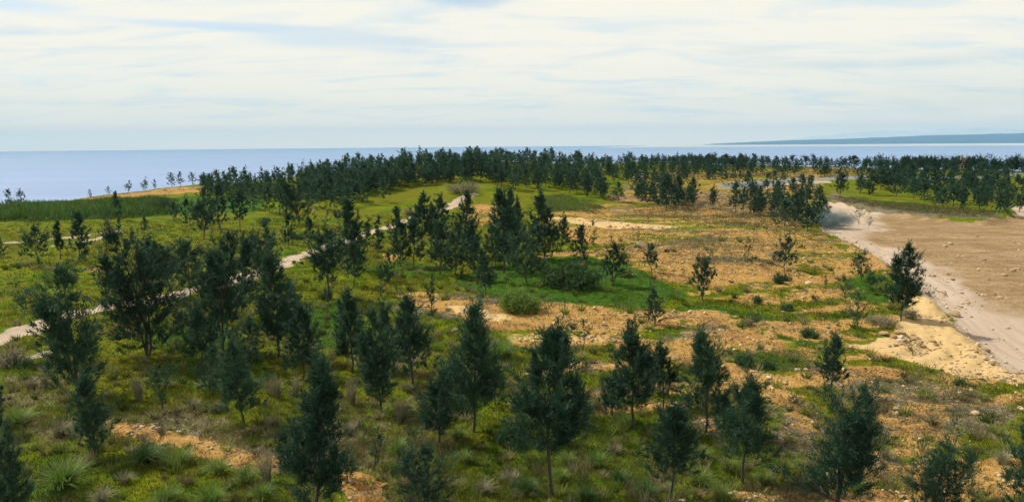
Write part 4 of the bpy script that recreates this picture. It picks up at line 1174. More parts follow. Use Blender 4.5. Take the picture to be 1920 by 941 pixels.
def shrub(px, py, wp, hp, lab, mat, name='shrub', cat='shrub', n=2500, seed=0, leaf=0.16, stemmy=False):
    x, y, z = at(px, py); d = math.sqrt(x * x + y * y + CAMZ ** 2)
    Wm = wp * d / F; Hm = hp * d / F * 1.05
    rng = np.random.default_rng(seed + 3000)
    # several stems fanning out, leaves set along them
    m_ = 26
    a = rng.uniform(0, 2 * math.pi, m_); q = rng.uniform(0.1, 1, m_) ** 0.6
    ends = np.stack([np.cos(a) * q * Wm / 2, np.sin(a) * q * Wm / 2.6, Hm * (1.02 - 0.55 * q ** 2) * rng.uniform(0.7, 1.05, m_)], 1)
    st = np.stack([np.cos(a) * q * Wm / 5, np.sin(a) * q * Wm / 6, 0 * a], 1)
    paths = [np.array([st[i], (st[i] * 0.5 + ends[i] * 0.5) + [0, 0, 0.12 * Hm], ends[i]]) for i in range(m_)]
    tv, tf = tubes(paths, [np.array([0.03, 0.02, 0.008]) * max(Hm, 0.8)] * m_, 4)
    idx = rng.integers(0, m_, n); u = rng.uniform(0.15, 1.0, n) ** 0.8
    o = st[idx] * (1 - u)[:, None] + ends[idx] * u[:, None] + rng.normal(size=(n, 3)) * np.array([0.07 * Wm, 0.07 * Wm, 0.10 * Hm])
    o[:, 2] = np.maximum(o[:, 2], 0.02)
    D = rng.normal(size=(n, 3)) * 0.7 + np.array([0, 0, 0.5]) + (ends[idx] - st[idx]) / (Wm + Hm)
    D /= np.linalg.norm(D, axis=1)[:, None]
    V, Fc = blades(o, D, rng.uniform(0.6, 1.5, n) * leaf * 1.6, rng.uniform(0.5, 1.1, n) * leaf * 0.5, rng)
    t = thing(name, lab, cat, (x, y, z - 0.03), -math.atan2(x, y), 'shrubs on the slope')
    obj('stems', mesh_from('stems', tv, tf, M_BARK if not stemmy else M_BARK_P, True), t)
    obj('leaves', mesh_from('leaves', V, Fc, mat), t)
    return t
SH = [
 (1070,540,112,46,'big round-backed grassy bush on the dark green patch',M_REED,5500,0.28),
 (1012,505,40,18,'low leafy bush behind the left end of the big grassy bush',M_REED,1200,0.2),
 (1175,520,36,16,'small silvery bush right of the big grassy bush',M_CLUMP,900,0.2),
 (972,586,78,44,'yellow-green leafy shrub above the pale soil strip',M_CLUMP,3500,0.24),
 (1517,634,34,18,'dark green cushion shrub on the long bare strip',M_SHRUB,1200,0.13),
 (1460,532,24,22,'dark little shrub left of the knee-high sapling',M_SHRUB,900,0.14),
 (1475,528,18,14,'low shrub beside the dark little one in the green patch',M_SHRUB,500,0.14),
 (1640,535,40,20,'fresh green shrub behind the two-tiered tall tree',M_SHRUB,1300,0.18),
 (1655,548,34,18,'pale green shrub touching the two-tiered tall tree',M_CLUMP,900,0.16),
 (1418,568,20,13,'round green shrub on the grassy terrace right of the lone tree',M_SHRUB,500,0.13),
 (868,362,66,22,'brownish grey thicket at the head of the dirt track',M_CLUMP_D,2200,0.3),
 (634,408,24,16,'dark low bush beside the two people',M_SHRUB,600,0.2),
 (766,404,26,14,'brown low bush above the upper dirt track',M_CLUMP_D,600,0.2),
 (30,686,54,28,'spiky grey dead bush at the lower brink of the dirt track',M_CLUMP_D,1200,0.16),
 (50,694,30,18,'dark twiggy bush beside the spiky dead one',M_SHRUB,600,0.12),
 (1400,612,26,14,'grey dead bush left of the half-dead sapling',M_CLUMP_D,500,0.12),
 (1475,582,26,12,'low dark shrub on the grassy terrace in the right middle distance',M_SHRUB,500,0.13),
 (1800,724,18,12,'small dark shrub in the grass by the right edge',M_SHRUB,400,0.12),
 (855,770,60,30,'dark tangled shrub in the shade of the spire-topped tree',M_SHRUB,1600,0.16),
 (960,835,54,34,'dark leafy shrub left of the tallest near trunk',M_SHRUB,1500,0.16),
 (1395,685,36,20,'green shrub patch on the orange soil above the straight trunk tree',M_SHRUB,1100,0.14),
 (1440,690,30,12,'flat green shrub right of the one on the orange soil',M_SHRUB,700,0.12),
 (612,562,30,22,'dark round bush at the foot of the long bare trunk',M_SHRUB,900,0.14),
 (300,395,60,24,'dark bush mass at the right end of the reed bank',M_SHRUB,1500,0.3),
 (1650,608,60,14,'grey brushy undergrowth left of the heap of rocks',M_CLUMP_D,1500,0.14),
 (1705,596,34,14,'silvery twiggy shrub at the foot of the two-tiered tree',M_CLUMP_D,800,0.14),
 (560,450,40,14,'dark low bush on the meadow above the dirt track',M_SHRUB,800,0.2),
 (495,420,30,12,'green low bush in the meadow left of the massive dark tree',M_SHRUB,600,0.2),
]
for k, (px, py, wp, hp, lab, mt, n, lf) in enumerate(SH):
    shrub(px, py, wp, hp, lab, mt, n=n, seed=k, leaf=lf)
print('plants', time.time() - T0)

# ------------------------------------------------------------------ uncountable cover: grass, reeds, brush, stones
def scatter(n, r_lo, r_hi, seed, pw=1.0, az=40):
    rng = np.random.default_rng(seed)
    u = rng.uniform(0, 1, n)
    r = r_lo * (r_hi / r_lo) ** u if pw == 1 else (r_lo ** (-pw) + u * (r_hi ** (-pw) - r_lo ** (-pw))) ** (-1 / pw)
    a = np.radians(rng.uniform(-az, az, n))
    return np.sin(a) * r, np.cos(a) * r, r, rng
def grass_cover():
    x, y, r, rng = scatter(100000, 20, 175, 11, 0.5)
    Zw = zone_weights(x, y)
    bare = np.clip(Zw['soil'] * 0.95 + Zw['pale'] + Zw['road'] * 2 + Zw['clear'] * 2 + Zw['grey'] * 2, 0, 1)
    keep = rng.uniform(0, 1, len(x)) > bare * 1.05
    x, y, r = x[keep], y[keep], r[keep]; Zw = {k: v[keep] for k, v in Zw.items()}
    z = height(x, y, Zw)
    n = len(x); K = 7
    nb = fbm(x, y, 14, 3, 61); nm = fbm(x, y, 4, 3, 62)
    ya = np.clip(nb * 0.9 + 0.42 + nm * 0.4, 0, 1)[:, None]
    c = (1 - ya) * np.array([0.052, 0.120, 0.008]) + ya * np.array([0.170, 0.180, 0.010])
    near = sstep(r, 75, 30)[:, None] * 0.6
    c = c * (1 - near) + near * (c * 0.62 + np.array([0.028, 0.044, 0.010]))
    tan = (rng.uniform(0, 1, n) < 0.13 + 0.18 * np.clip(nm, 0, 1))[:, None]
    c = np.where(tan, np.array([0.30, 0.25, 0.12]), c)
    red = (rng.uniform(0, 1, n) < 0.05)[:, None]
    c = np.where(red, np.array([0.20, 0.10, 0.03]), c)
    l = np.clip(Zw['lush'], 0, 1)[:, None]
    c = c * (1 - l * 0.8) + l * 0.8 * np.array([0.040, 0.105, 0.012])
    dry = np.clip(Zw['dry'], 0, 1)[:, None]
    c = c * (1 - dry * 0.7) + dry * 0.7 * np.array([0.20, 0.165, 0.095])
    c = c * rng.uniform(0.75, 1.3, (n, 1))
    h = (0.16 + 0.14 * np.clip(nm + 0.5, 0, 1.4)) * (r / 35) ** 0.25 * rng.uniform(0.6, 1.5, n) * (1 - 0.35 * Zw['lush'])
    wd = 0.024 * (r / 30) ** 0.95
    rad = 0.13 * (r / 30) ** 0.6
    o = np.repeat(np.stack([x, y, z], 1), K, 0) + rng.normal(size=(n * K, 3)) * np.stack([rad, rad, rad * 0], 1).repeat(K, 0)
    D = rng.normal(size=(n * K, 3)) * 0.42 + np.array([0, 0, 1.0])
    flat = dry.repeat(K, 0)[:, 0] > rng.uniform(0, 1, n * K)
    D[flat, 2] *= 0.45
    D /= np.linalg.norm(D, axis=1)[:, None]
    V, Fc = blades(o, D, np.repeat(h, K) * rng.uniform(0.6, 1.3, n * K), np.repeat(wd, K) * rng.uniform(0.7, 1.4, n * K), rng)
    cc = np.concatenate([np.repeat(np.repeat(c, K, 0), 3, 0), np.ones((n * K * 3, 1))], 1)
    obj('grass', mesh_from('grass', V, Fc, M_GRASS, cols={'tint': cc}), kind='stuff', label='yellow green grass covering the hill between the bare patches', category='grass')
    print('grass tris', len(Fc))
grass_cover()

def reed_bank(name, poly, n, h, col, seed, label, wdt=0.12):
    P = poly_world(poly); rng = np.random.default_rng(seed)
    lo, hi = P.min(0), P.max(0)
    x = rng.uniform(lo[0], hi[0], n * 4); y = rng.uniform(lo[1], hi[1], n * 4)
    sd = sd_poly(x, y, P) + fbm(x, y, 5, 3, seed) * 2
    s = sd > 0; x, y = x[s][:n], y[s][:n]; n = len(x)
    z = height(x, y)
    K = 5
    c = np.array(col) * rng.uniform(0.6, 1.5, (n, 1)); tan = rng.uniform(0, 1, n) < 0.15
    c[tan] = np.array([0.20, 0.22, 0.10])
    o = np.repeat(np.stack([x, y, z], 1), K, 0) + rng.normal(size=(n * K, 3)) * np.array([.3, .3, 0])
    D = rng.normal(size=(n * K, 3)) * 0.4 + np.array([0, 0, 1.0]); D /= np.linalg.norm(D, axis=1)[:, None]
    hh = np.repeat(h * np.clip(1 + 0.4 * fbm(x, y, 7, 2, seed + 1), .4, 1.6), K) * rng.uniform(0.5, 1.2, n * K) * np.repeat(np.clip(sd[s][:n] / 4.0, 0.25, 1), K)
    o[:, 2] += rng.uniform(0, 0.45, n * K) * hh
    V, Fc = blades(o, D, hh * 0.7, rng.uniform(0.6, 1.3, n * K) * wdt, rng)
    cc = np.concatenate([np.repeat(np.repeat(c, K, 0), 3, 0), np.ones((n * K * 3, 1))], 1)
    obj(name, mesh_from(name, V, Fc, M_GRASS, cols={'tint': cc}), kind='stuff', label=label, category='tall grass')
reed_bank('reed_bank', [(-60,384),(0,383),(100,381),(200,379),(320,373),(340,398),(300,406),(200,412),(100,415),(0,416),(-60,416)], 9000, 1.7, (0.055, 0.145, 0.032), 71, 'long dense bank of dark green reeds below the left skyline', 0.2)
reed_bank('tall_grass', [(985,388),(1000,368),(1060,364),(1110,376),(1135,392),(1120,402),(1060,400),(1020,400)], 1800, 1.1, (0.10, 0.17, 0.045), 72, 'bright tall grass bank below the right part of the wooded ridge', 0.12)
reed_bank('straw_grass', [(1250,452),(1330,442),(1400,452),(1420,470),(1350,478),(1270,466)], 900, 0.5, (0.24, 0.22, 0.10), 73, 'strip of straw coloured grass across the orange slope', 0.08)
reed_bank('bank_grass', [(1560,368),(1640,376),(1720,382),(1800,392),(1870,396),(1880,404),(1850,410),(1780,407),(1700,397),(1640,390),(1560,374)], 2600, 0.8, (0.13, 0.13, 0.055), 74, 'green grass growing on the bank above the cleared ground', 0.12)
reed_bank('verge_grass', [(1500,440),(1545,436),(1590,462),(1560,470),(1510,458)], 500, 0.6, (0.14, 0.17, 0.05), 75, 'grass tufts on the near verge of the cleared ground', 0.1)

reed_bank('far_brush', [(1150,315),(1300,312),(1480,312),(1640,312),(1640,330),(1480,330),(1300,340),(1180,345)], 4200, 0.7, (0.12, 0.13, 0.05), 76, 'low olive brush scattered before the skyline trees', 0.14)
reed_bank('slope_brush', [(1150,385),(1300,375),(1400,372),(1520,400),(1560,440),(1450,440),(1300,420),(1160,405)], 3400, 0.55, (0.15, 0.135, 0.065), 77, 'straw and olive brush between the orange slope and the loose clump', 0.10)
reed_bank('meadow_brush', [(420,350),(520,344),(600,352),(600,375),(480,378),(400,372)], 1800, 1.0, (0.06, 0.115, 0.035), 78, 'green brush on the hillside below the left skyline', 0.14)
reed_bank('verge_weeds', [(1690,505),(1760,560),(1840,636),(1925,706),(1925,724),(1835,654),(1750,580),(1690,532)], 650, 0.22, (0.17, 0.17, 0.11), 79, 'grey green weeds and grit along the near brink of the pale road', 0.03)
reed_bank('slope_weeds', [(1180,470),(1330,462),(1500,500),(1640,500),(1660,520),(1500,520),(1400,560),(1240,520)], 1500, 0.30, (0.15, 0.145, 0.06), 80, 'short straw and olive weeds over the orange slope', 0.05)
reed_bank('meadow_tufts', [(480,400),(620,410),(760,385),(830,395),(700,425),(600,455),(480,470)], 900, 0.45, (0.19, 0.20, 0.06), 81, 'pale tipped grass tufts in the meadow above the dirt track', 0.08)
def brush_cover():
    """low grey-brown dead fern mats"""
    x, y, r, rng = scatter(80000, 22, 280, 21, 0.25)
    Zw = zone_weights(x, y)
    pat = fbm(x, y, 3.0, 3, 77)
    pr = np.clip(Zw['dry'] * 0.75 + Zw['soil'] * 0.14 * (1 - Zw['pale']), 0, 1) * (pat > -0.05) * (1 - np.clip(Zw['road'] + Zw['clear'], 0, 1))
    k = rng.uniform(0, 1, len(x)) < pr
    x, y, r = x[k], y[k], r[k]; z = height(x, y); n = len(x); K = 8
    c = np.where(rng.uniform(0, 1, (n, 1)) < 0.5, np.array([0.15, 0.115, 0.075]), np.array([0.25, 0.215, 0.16])) * rng.uniform(0.6, 1.3, (n, 1))
    o = np.repeat(np.stack([x, y, z], 1), K, 0) + rng.normal(size=(n * K, 3)) * (np.array([.18, .18, 0.0]) * (np.repeat(r, K)[:, None] / 35) ** 0.6)
    o[:, 2] += rng.uniform(0, 0.16, n * K)
    D = rng.normal(size=(n * K, 3)) * np.array([1, 1, 0.35]) + np.array([0, 0, 0.3]); D /= np.linalg.norm(D, axis=1)[:, None]
    V, Fc = blades(o, D, rng.uniform(0.15, 0.4, n * K) * (np.repeat(r, K) / 35) ** 0.4, 0.022 * (np.repeat(r, K) / 30) ** 0.9 * rng.uniform(.6, 1.4, n * K), rng)
    cc = np.concatenate([np.repeat(np.repeat(c, K, 0), 3, 0), np.ones((n * K * 3, 1))], 1)
    obj('undergrowth', mesh_from('undergrowth', V, Fc, M_GRASS, cols={'tint': cc}), kind='stuff', label='low mats of grey brown dead ferns over the bare soil', category='undergrowth')
    print('brush tris', len(Fc))
brush_cover()

def weeds():
    x, y, r, rng = scatter(2600, 21, 120, 41, 0.9)
    Zw = zone_weights(x, y)
    bad = Zw['road'] + Zw['clear'] + Zw['pale'] + 0.75 * Zw['soil']
    k = rng.uniform(0, 1, len(x)) > bad * 1.1
    x, y, r = x[k], y[k], r[k]; z = height(x, y); n = len(x); K = 46
    pal = np.array([[0.11, 0.19, 0.03], [0.26, 0.30, 0.08], [0.33, 0.29, 0.17], [0.16, 0.13, 0.08], [0.05, 0.10, 0.03]])
    c = pal[rng.choice(5, n, p=[.28, .2, .24, .18, .10])] * rng.uniform(0.7, 1.2, (n, 1))
    s = rng.uniform(0.35, 0.85, n) * (r / 40) ** 0.25
    a = rng.uniform(0, 6.28, n * K); q = rng.uniform(0, 1, n * K) ** 0.6
    S = np.repeat(s, K)
    o = np.repeat(np.stack([x, y, z], 1), K, 0) + np.stack([np.cos(a), np.sin(a), 0 * a], 1) * (q * 0.25 * S)[:, None]
    D = np.stack([np.cos(a) * q * 0.9, np.sin(a) * q * 0.9, np.full(n * K, 0.95)], 1) + rng.normal(size=(n * K, 3)) * 0.15
    D /= np.linalg.norm(D, axis=1)[:, None]
    V, Fc = blades(o, D, S * rng.uniform(0.6, 1.1, n * K), 0.032 * (np.repeat(r, K) / 30) ** 0.9 * rng.uniform(.7, 1.4, n * K), rng)
    cc = np.concatenate([np.repeat(np.repeat(c, K, 0), 3, 0), np.ones((n * K * 3, 1))], 1)
    obj('weeds', mesh_from('weeds', V, Fc, M_GRASS, cols={'tint': cc}), kind='stuff', label='small tufts and weeds, green to straw coloured, strewn through the grass', category='weeds')
weeds()
def ico():
    import bmesh
    bm = bmesh.new(); bmesh.ops.create_icosphere(bm, subdivisions=1, radius=1.0)
    V = np.array([v.co for v in bm.verts]); Fc = np.array([[v.index for v in f.verts] for f in bm.faces]); bm.free()
    return V, Fc
IV, IF = ico()
def stones():
    x, y, r, rng = scatter(75000, 22, 150, 31, 0.7)
    Zw = zone_weights(x, y)
    pr = np.clip(Zw['soil'] * 0.55 + Zw['pale'] * 0.42 + Zw['clear'] * (0.05 + 0.12 * Zw['field'] + 0.40 * (Zw['clear_sd'] < 1.6)) + Zw['road'] * 0.02, 0, 1) * (0.3 + (fbm(x, y, 5, 3, 83) > 0.1))
    k = rng.uniform(0, 1, len(x)) < pr
    x, y, r = x[k], y[k], r[k]; n = len(x); z = height(x, y)
    s = rng.lognormal(-2.85, 0.5, n) * (r / 40) ** 0.6
    Vv = IV[None] * (1 + 0.28 * rng.normal(size=(n, len(IV), 1))) * rng.uniform(0.6, 1.4, (n, 1, 3)) * np.array([1, 1, 0.6])
    a = rng.uniform(0, 6.28, n)[:, None]
    Vx = Vv[..., 0] * np.cos(a) - Vv[..., 1] * np.sin(a); Vy = Vv[..., 0] * np.sin(a) + Vv[..., 1] * np.cos(a)
    Vv = np.stack([Vx, Vy, Vv[..., 2]], -1) * s[:, None, None] + np.stack([x, y, z + s * 0.25], 1)[:, None]
    Fc = (IF[None] + (np.arange(n) * len(IV))[:, None, None]).reshape(-1, 3)
    obj('gravel', mesh_from('gravel', Vv.reshape(-1, 3), Fc, M_STONE), kind='stuff', label='small loose stones strewn over the bare soil', category='gravel')
    print('stones', n)
def stone_mat():
    mt, nt, out = material('loose_stone')
    g = nt.node('ShaderNodeNewGeometry')
    c = nt.mix(g.outputs['Random Per Island'], (0.26, 0.17, 0.08, 1), (0.60, 0.46, 0.27, 1))
    b = nt.node('ShaderNodeBsdfPrincipled'); nt.put(b.inputs['Base Color'], c); b.inputs['Roughness'].default_value = 0.95
    nt.l.new(b.outputs[0], out.inputs[0]); return mt
M_STONE = stone_mat()
stones()

# heap of rocks by the sapling, each one by itself
def rock_mesh(seed):
    import bmesh
    rng = random.Random(seed)
    bm = bmesh.new(); bmesh.ops.create_icosphere(bm, subdivisions=2, radius=0.5)
    sx_, sy_, sz_ = rng.uniform(.8, 1.3), rng.uniform(.7, 1.1), rng.uniform(.5, .8)
    pl = [(Vector((rng.gauss(0, 1), rng.gauss(0, 1), rng.gauss(0, 1))).normalized(), rng.uniform(.26, .42)) for _ in range(9)]
    for v in bm.verts:
        for nrm, dd in pl:
            t = v.co.dot(nrm) - dd
            if t > 0: v.co -= nrm * t
        v.co = Vector((v.co.x * sx_, v.co.y * sy_, v.co.z * sz_))
    me = bpy.data.meshes.new('rock'); bm.to_mesh(me); bm.free()
    return me
RK = [rock_mesh(s) for s in range(5)]
RK2 = [m_.copy() for m_ in RK]
for m_ in RK: m_.materials.append(M_ROCK)
for m_ in RK2: m_.materials.append(M_ROCK_P)
ROCKS = [(1659,628,16,0,'brown rock at the left end of the heap'),(1676,634,14,0,'ochre rock second from the left end of the heap'),(1688,627,20,0,'flat slab lying on the back of the rock heap'),(1690,634,13,1,'whitest flat rock on top of the heap'),
 (1697,640,12,0,'brown rock in the middle of the heap'),(1687,640,11,1,'cream rock in the front middle of the heap'),(1693,646,12,0,'dark-sided rock at the front of the heap'),(1700,648,10,0,'small rock behind the leaning sapling'),
 (1718,638,17,0,'upright brown rock right of the leaning sapling'),(1722,646,18,0,'largest ochre rock at the right end of the heap'),(1731,651,12,0,'wedge rock that ends the heap on the right'),(1713,630,9,0,'small tilted stone standing on the heap top'),
 (1680,648,9,0,'small rock fallen in front of the heap'),(1668,650,8,0,'little rock lying apart left of the heap front'),(1706,654,8,0,'stone by the foot of the leaning sapling'),
 (1789,592,18,0,'crumbly ochre boulder on the brink above the pale road'),(1766,604,6,0,'small stone near the brink boulder'),(1796,647,9,0,'lone dark flat stone on the pale bare soil')]
for k, (px, py, wp, pale, lab) in enumerate(ROCKS):
    x, y, z = at(px, py); d = math.sqrt(x * x + y * y + CAMZ ** 2); s = wp * d / F
    o = obj('rock', (RK2 if pale else RK)[k % 5], None, (x, y, z + s * 0.16), label=lab, category='rock', group='rocks on the bare soil by the cleared ground')
    o.scale = (s, s, s); o.rotation_euler = (rngw.uniform(-.3, .3), rngw.uniform(-.3, .3), rngw.uniform(0, 6.28))

# pale fallen branches by the grassy bush
for k, (p, q, lab) in enumerate((((1108,541),(1122,524),'pale fallen branch leaning up right of the big grassy bush'), ((1094,532),(1106,533),'pale fallen branch lying flat under the big grassy bush'))):
    a = np.array(at(*p)); dd = math.hypot(a[0], a[1]); mpp = math.sqrt(dd ** 2 + CAMZ ** 2) / F
    b = a + np.array([(q[0] - p[0]) * mpp, -0.3, max((p[1] - q[1]) * mpp, 0.12)])
    a[2] += 0.05
    mid = (a + b) / 2 + np.array([0, 0, 0.05])
    tv, tf = tubes([np.array([a, mid, b]), np.array([mid, mid + (b - a) * 0.2 + [0, 0.12, 0.15]])], [np.array([.05, .04, .02]), np.array([.025, .01])], 6)
    obj('fallen_branch', mesh_from('fallen_branch', tv, tf, M_ROCK_P, True), label=lab, category='branch', group='pale fallen branches by the grassy bush')

# small mound of earth with a sapling on it
x, y, z = at(1200, 462)
mm = math.sqrt(x * x + y * y + 256) / F
g = np.linspace(0, 2 * math.pi, 29)[:-1]; V = []; 
for k, rr in enumerate(np.linspace(1, 0, 9)):
    for a in g:
        q = rr * (1 + 0.12 * math.sin(3 * a + 1) + 0.07 * math.sin(7 * a))
        V.append((math.cos(a) * q * 19 * mm, math.sin(a) * q * 1.4, -0.15 + 0.95 * (1 - rr) ** 0.8 + 0.05 * math.sin(5 * a + k)))
i = np.arange(8)[:, None] * 28; j = np.arange(28)[None, :]; j2 = (j + 1) % 28
Fq = np.stack([i + j, i + j2, i + 28 + j2, i + 28 + j], -1).reshape(-1, 4)
obj('earth_mound', mesh_from('earth_mound', V, Fq, plain('mound_earth', (0.30, 0.21, 0.11), 0.95, 0.35, 2.0), True), None, (x, y, z), label='small brown earth mound under a sapling on the orange slope', category='mound')

# ------------------------------------------------------------------ people, vehicle, hut
def skinned(name, pts, edges, radii, mat, parent):
    me = bpy.data.meshes.new(name); me.from_pydata(pts, edges, [])
    o = obj(name, me, parent)
    s = o.modifiers.new('skin', 'SKIN'); s.use_smooth_shade = True
    for i, rr in enumerate(radii):
        me.skin_vertices[0].data[i].radius = (rr if hasattr(rr, '__len__') else (rr, rr))
        me.skin_vertices[0].data[i].use_root = (i == 0)
    o.modifiers.new('sub', 'SUBSURF').levels = 1
    o.modifiers['sub'].render_levels = 2
    me.materials.append(mat)
    return o
M_SKIN = plain('skin', (0.33, 0.19, 0.12), 0.6, 0.05)
M_HAIR = plain('hair', (0.02, 0.016, 0.014), 0.7, 0.1)
def mat_simple(n, c, r=0.7): return plain(n, c, r, 0.08)
def person(px, py, face, label, shirt, legs, cap=None, arm=0.25, hgt=1.62, stride=0.22):
    x, y, z = at(px, py)
    t = thing('person', label, 'person', (x, y, z), face, 'two people walking in the meadow')
    k = hgt / 1.7
    t.scale = (k, k, k)
    P = [(0,0,.95),(0,0,1.12),(0,0.01,1.32),(0,0.01,1.44),(0,-.01,1.52),(0,-.02,1.62),
         (.10,0,.90),(.11,-stride*.5,.50),(.11,-stride*.7+.02,.09),(.11,-stride*.7-.13,.04),
         (-.10,0,.90),(-.11,stride*.45,.50),(-.11,stride+.02,.10),(-.11,stride-.12,.05),
         (.19,0.01,1.38),(.24,arm*.3+.02,1.12),(.23,-arm*.4,.90),(.225,-arm*.6,.80),
         (-.19,0.01,1.38),(-.24,-arm*.2+.02,1.12),(-.23,-arm*1.0,.95),(-.22,-arm*1.4,.90)]
    E = [(0,1),(1,2),(2,3),(3,4),(4,5),(0,6),(6,7),(7,8),(8,9),(0,10),(10,11),(11,12),(12,13),(3,14),(14,15),(15,16),(16,17),(3,18),(18,19),(19,20),(20,21)]
    Rr = [.13,.12,.14,.08,.055,.095,.09,.06,.042,.038,.09,.06,.042,.038,.055,.042,.032,.035,.055,.042,.032,.035]
    skinned('body', P, E, Rr, M_SKIN, t)
    # hands with fingers
    for sx_, wr in ((1, P[17]), (-1, P[21])):
        hp, he, hr = [], [], []
        for f in range(5):
            b0 = len(hp); off = (f - 2) * 0.018
            if f == 0: pts_ = [(wr[0], wr[1] - .01, wr[2] - .01), (wr[0] - sx_ * .02, wr[1] - .045, wr[2] - .035), (wr[0] - sx_ * .02, wr[1] - .055, wr[2] - .06)]
            else: pts_ = [(wr[0], wr[1] + off, wr[2] - .05), (wr[0], wr[1] + off, wr[2] - .085 - .004 * (2.5 - abs(f - 2.5))), (wr[0] - sx_ * .015, wr[1] + off, wr[2] - .115 + .006 * abs(f - 2.5))]
            for a_, b_ in ((0, 1), (1, 2)): he.append((b0 + a_, b0 + b_))
            hp += pts_; hr += [.009, .009, .008]
        tv, tf = tubes([np.array(hp[3 * i_:3 * i_ + 3]) for i_ in range(5)], [np.array([.010, .009, .007])] * 5, 5)
        obj('fingers', mesh_from('fingers', tv, tf, M_SKIN, True), t)
    skinned('shirt', [(0,0,.92),(0,0,1.12),(0,.01,1.33),(0,.01,1.44),(.19,.01,1.39),(.24,arm*.25+.02,1.16),(-.19,.01,1.39),(-.24,-arm*.15+.02,1.16)],
            [(0,1),(1,2),(2,3),(3,4),(4,5),(3,6),(6,7)], [.165,.15,.17,.09,.08,.065,.08,.065], shirt, t)
    skinned('trousers', [(0,0,.96),(.105,0,.88),(.112,-stride*.5,.50),(.112,-stride*.7+.02,.13),(-.105,0,.88),(-.112,stride*.45,.50),(-.112,stride+.02,.14)],
            [(0,1),(1,2),(2,3),(0,4),(4,5),(5,6)], [.15,.115,.08,.06,.115,.08,.06], legs, t)
    skinned('hair', [(0,.015,1.64),(0,.03,1.70),(0,.05,1.60)], [(0,1),(0,2)], [.098,.075,.07], cap or M_HAIR, t)
    return t
person(588, 403, 2.6, 'person with dark hair in a white shirt walking in the meadow', mat_simple('white_cloth', (.72, .70, .66)), mat_simple('pale_trousers', (.50, .44, .38)))
person(614, 404, -1.2, 'person in black with a pale cap standing beside a low dark bush', mat_simple('black_cloth', (.02, .022, .025)), mat_simple('charcoal_trousers', (.05, .05, .055)), cap=mat_simple('cap_cloth', (.55, .47, .33)), arm=0.4, stride=0.1)

def box(cx_, cy_, cz_, sx_, sy_, sz_, taper=0.0, bev=0.0):
    import bmesh
    bm = bmesh.new(); bmesh.ops.create_cube(bm, size=1.0)
    for v in bm.verts:
        k = 1 - (taper if v.co.z > 0 else 0)
        v.co = Vector((v.co.x * sx_ * k + cx_, v.co.y * sy_ * (1 - (taper * .5 if v.co.z > 0 else 0)) + cy_, v.co.z * sz_ + cz_))
    if bev: bmesh.ops.bevel(bm, geom=bm.edges[:], offset=bev, segments=2, affect='EDGES')
    return bm
def bmobj(name, bm, mat, parent):
    me = bpy.data.meshes.new(name); bm.to_mesh(me); bm.free(); me.materials.append(mat)
    return obj(name, me, parent)
M_WHITE = plain('white_paint', (.78, .80, .80), 0.35, 0.03)
M_GLASS = plain('dark_glass', (.02, .035, .045), 0.08, 0.05)
M_TYRE = plain('tyre_rubber', (.02, .02, .02), 0.9, 0.05)
M_RIM = plain('wheel_rim', (.5, .5, .5), 0.35, 0.05, metal=0.8)
def vehicle(px, py, rz):
    x, y, z = at(px, py)
    t = thing('pickup_truck', 'white pickup truck half hidden among the trees right of the ridge', 'truck', (x, y, z), rz)
    bmobj('body', box(0, 0, .72, 4.6, 1.7, .55, 0.02, .08), M_WHITE, t)
    cabin = bmobj('cabin', box(-.15, 0, 1.28, 2.0, 1.55, .62, 0.16, .06), M_WHITE, t)
    for sy_ in (-1, 1):
        o = bmobj('side_window', box(-.15, sy_ * .765, 1.28, 1.45, .04, .36, 0.1), M_GLASS, t)
    bmobj('windscreen', box(.83, 0, 1.27, .05, 1.25, .40, 0.0), M_GLASS, t)
    bmobj('rear_window', box(-1.12, 0, 1.27, .05, 1.2, .36, 0.0), M_GLASS, t)
    bmobj('cargo_bed', box(-1.65, 0, 1.02, 1.15, 1.45, .06), M_TYRE, t)
    for sy_ in (-.6, .6):
        bmobj('headlight', box(2.3, sy_, .78, .06, .28, .16), M_RIM, t)
    import bmesh
    for wx in (-1.45, 1.45):
        for wy in (-.82, .82):
            for nm, rr, dd, mt in (('tyre', .36, .22, M_TYRE), ('rim', .21, .235, M_RIM)):
                bm = bmesh.new(); bmesh.ops.create_cone(bm, cap_ends=True, segments=20, radius1=rr, radius2=rr, depth=dd)
                bmesh.ops.rotate(bm, verts=bm.verts, matrix=Matrix.Rotation(math.pi / 2, 3, 'X'))
                if nm == 'tyre':
                    wh = bmobj('wheel', bm, mt, t); wh.location = (wx, wy, .36)
                else:
                    bmobj('rim', bm, mt, wh)
vehicle(1201, 335, math.radians(200))

def hut(px, top, wpx, label, wallm, roofm, name='hut', extra=14.0):
    th, rc = crest(px); rr = rc - 2 + extra
    x, y = math.sin(th) * rr, math.cos(th) * rr; z = height(x, y)
    Wm = wpx * rr / F; Hm = z_at_pixel(x, y, px, top) - z
    t = thing(name, label, name.replace('_', ' '), (x, y, z), -th + 0.2)
    wall = Hm * 0.72
    bmobj('wall', box(0, 0, wall / 2 - .1, Wm * .9, Wm * .8, wall + .2), wallm, t)
    bm = box(0, 0, wall + (Hm - wall) / 2 + .004, Wm, Wm * .95, Hm - wall, 0.25)
    bmobj('roof', bm, roofm, t)
    bmobj('door', box(-Wm * .18, -Wm * .4 - .02, wall * .4, Wm * .2, .05, wall * .8), M_GLASS, t)
    wn = bmobj('window', box(Wm * .2, -Wm * .4 - .02, wall * .55, Wm * .22, .05, wall * .3), M_GLASS, t)
    return t
hut(1802, 295, 10, 'small beige hut on the right skyline between dark trees', plain('beige_wall', (.62, .48, .34), .9, .12), plain('tan_roof', (.50, .40, .26), .9, .15))
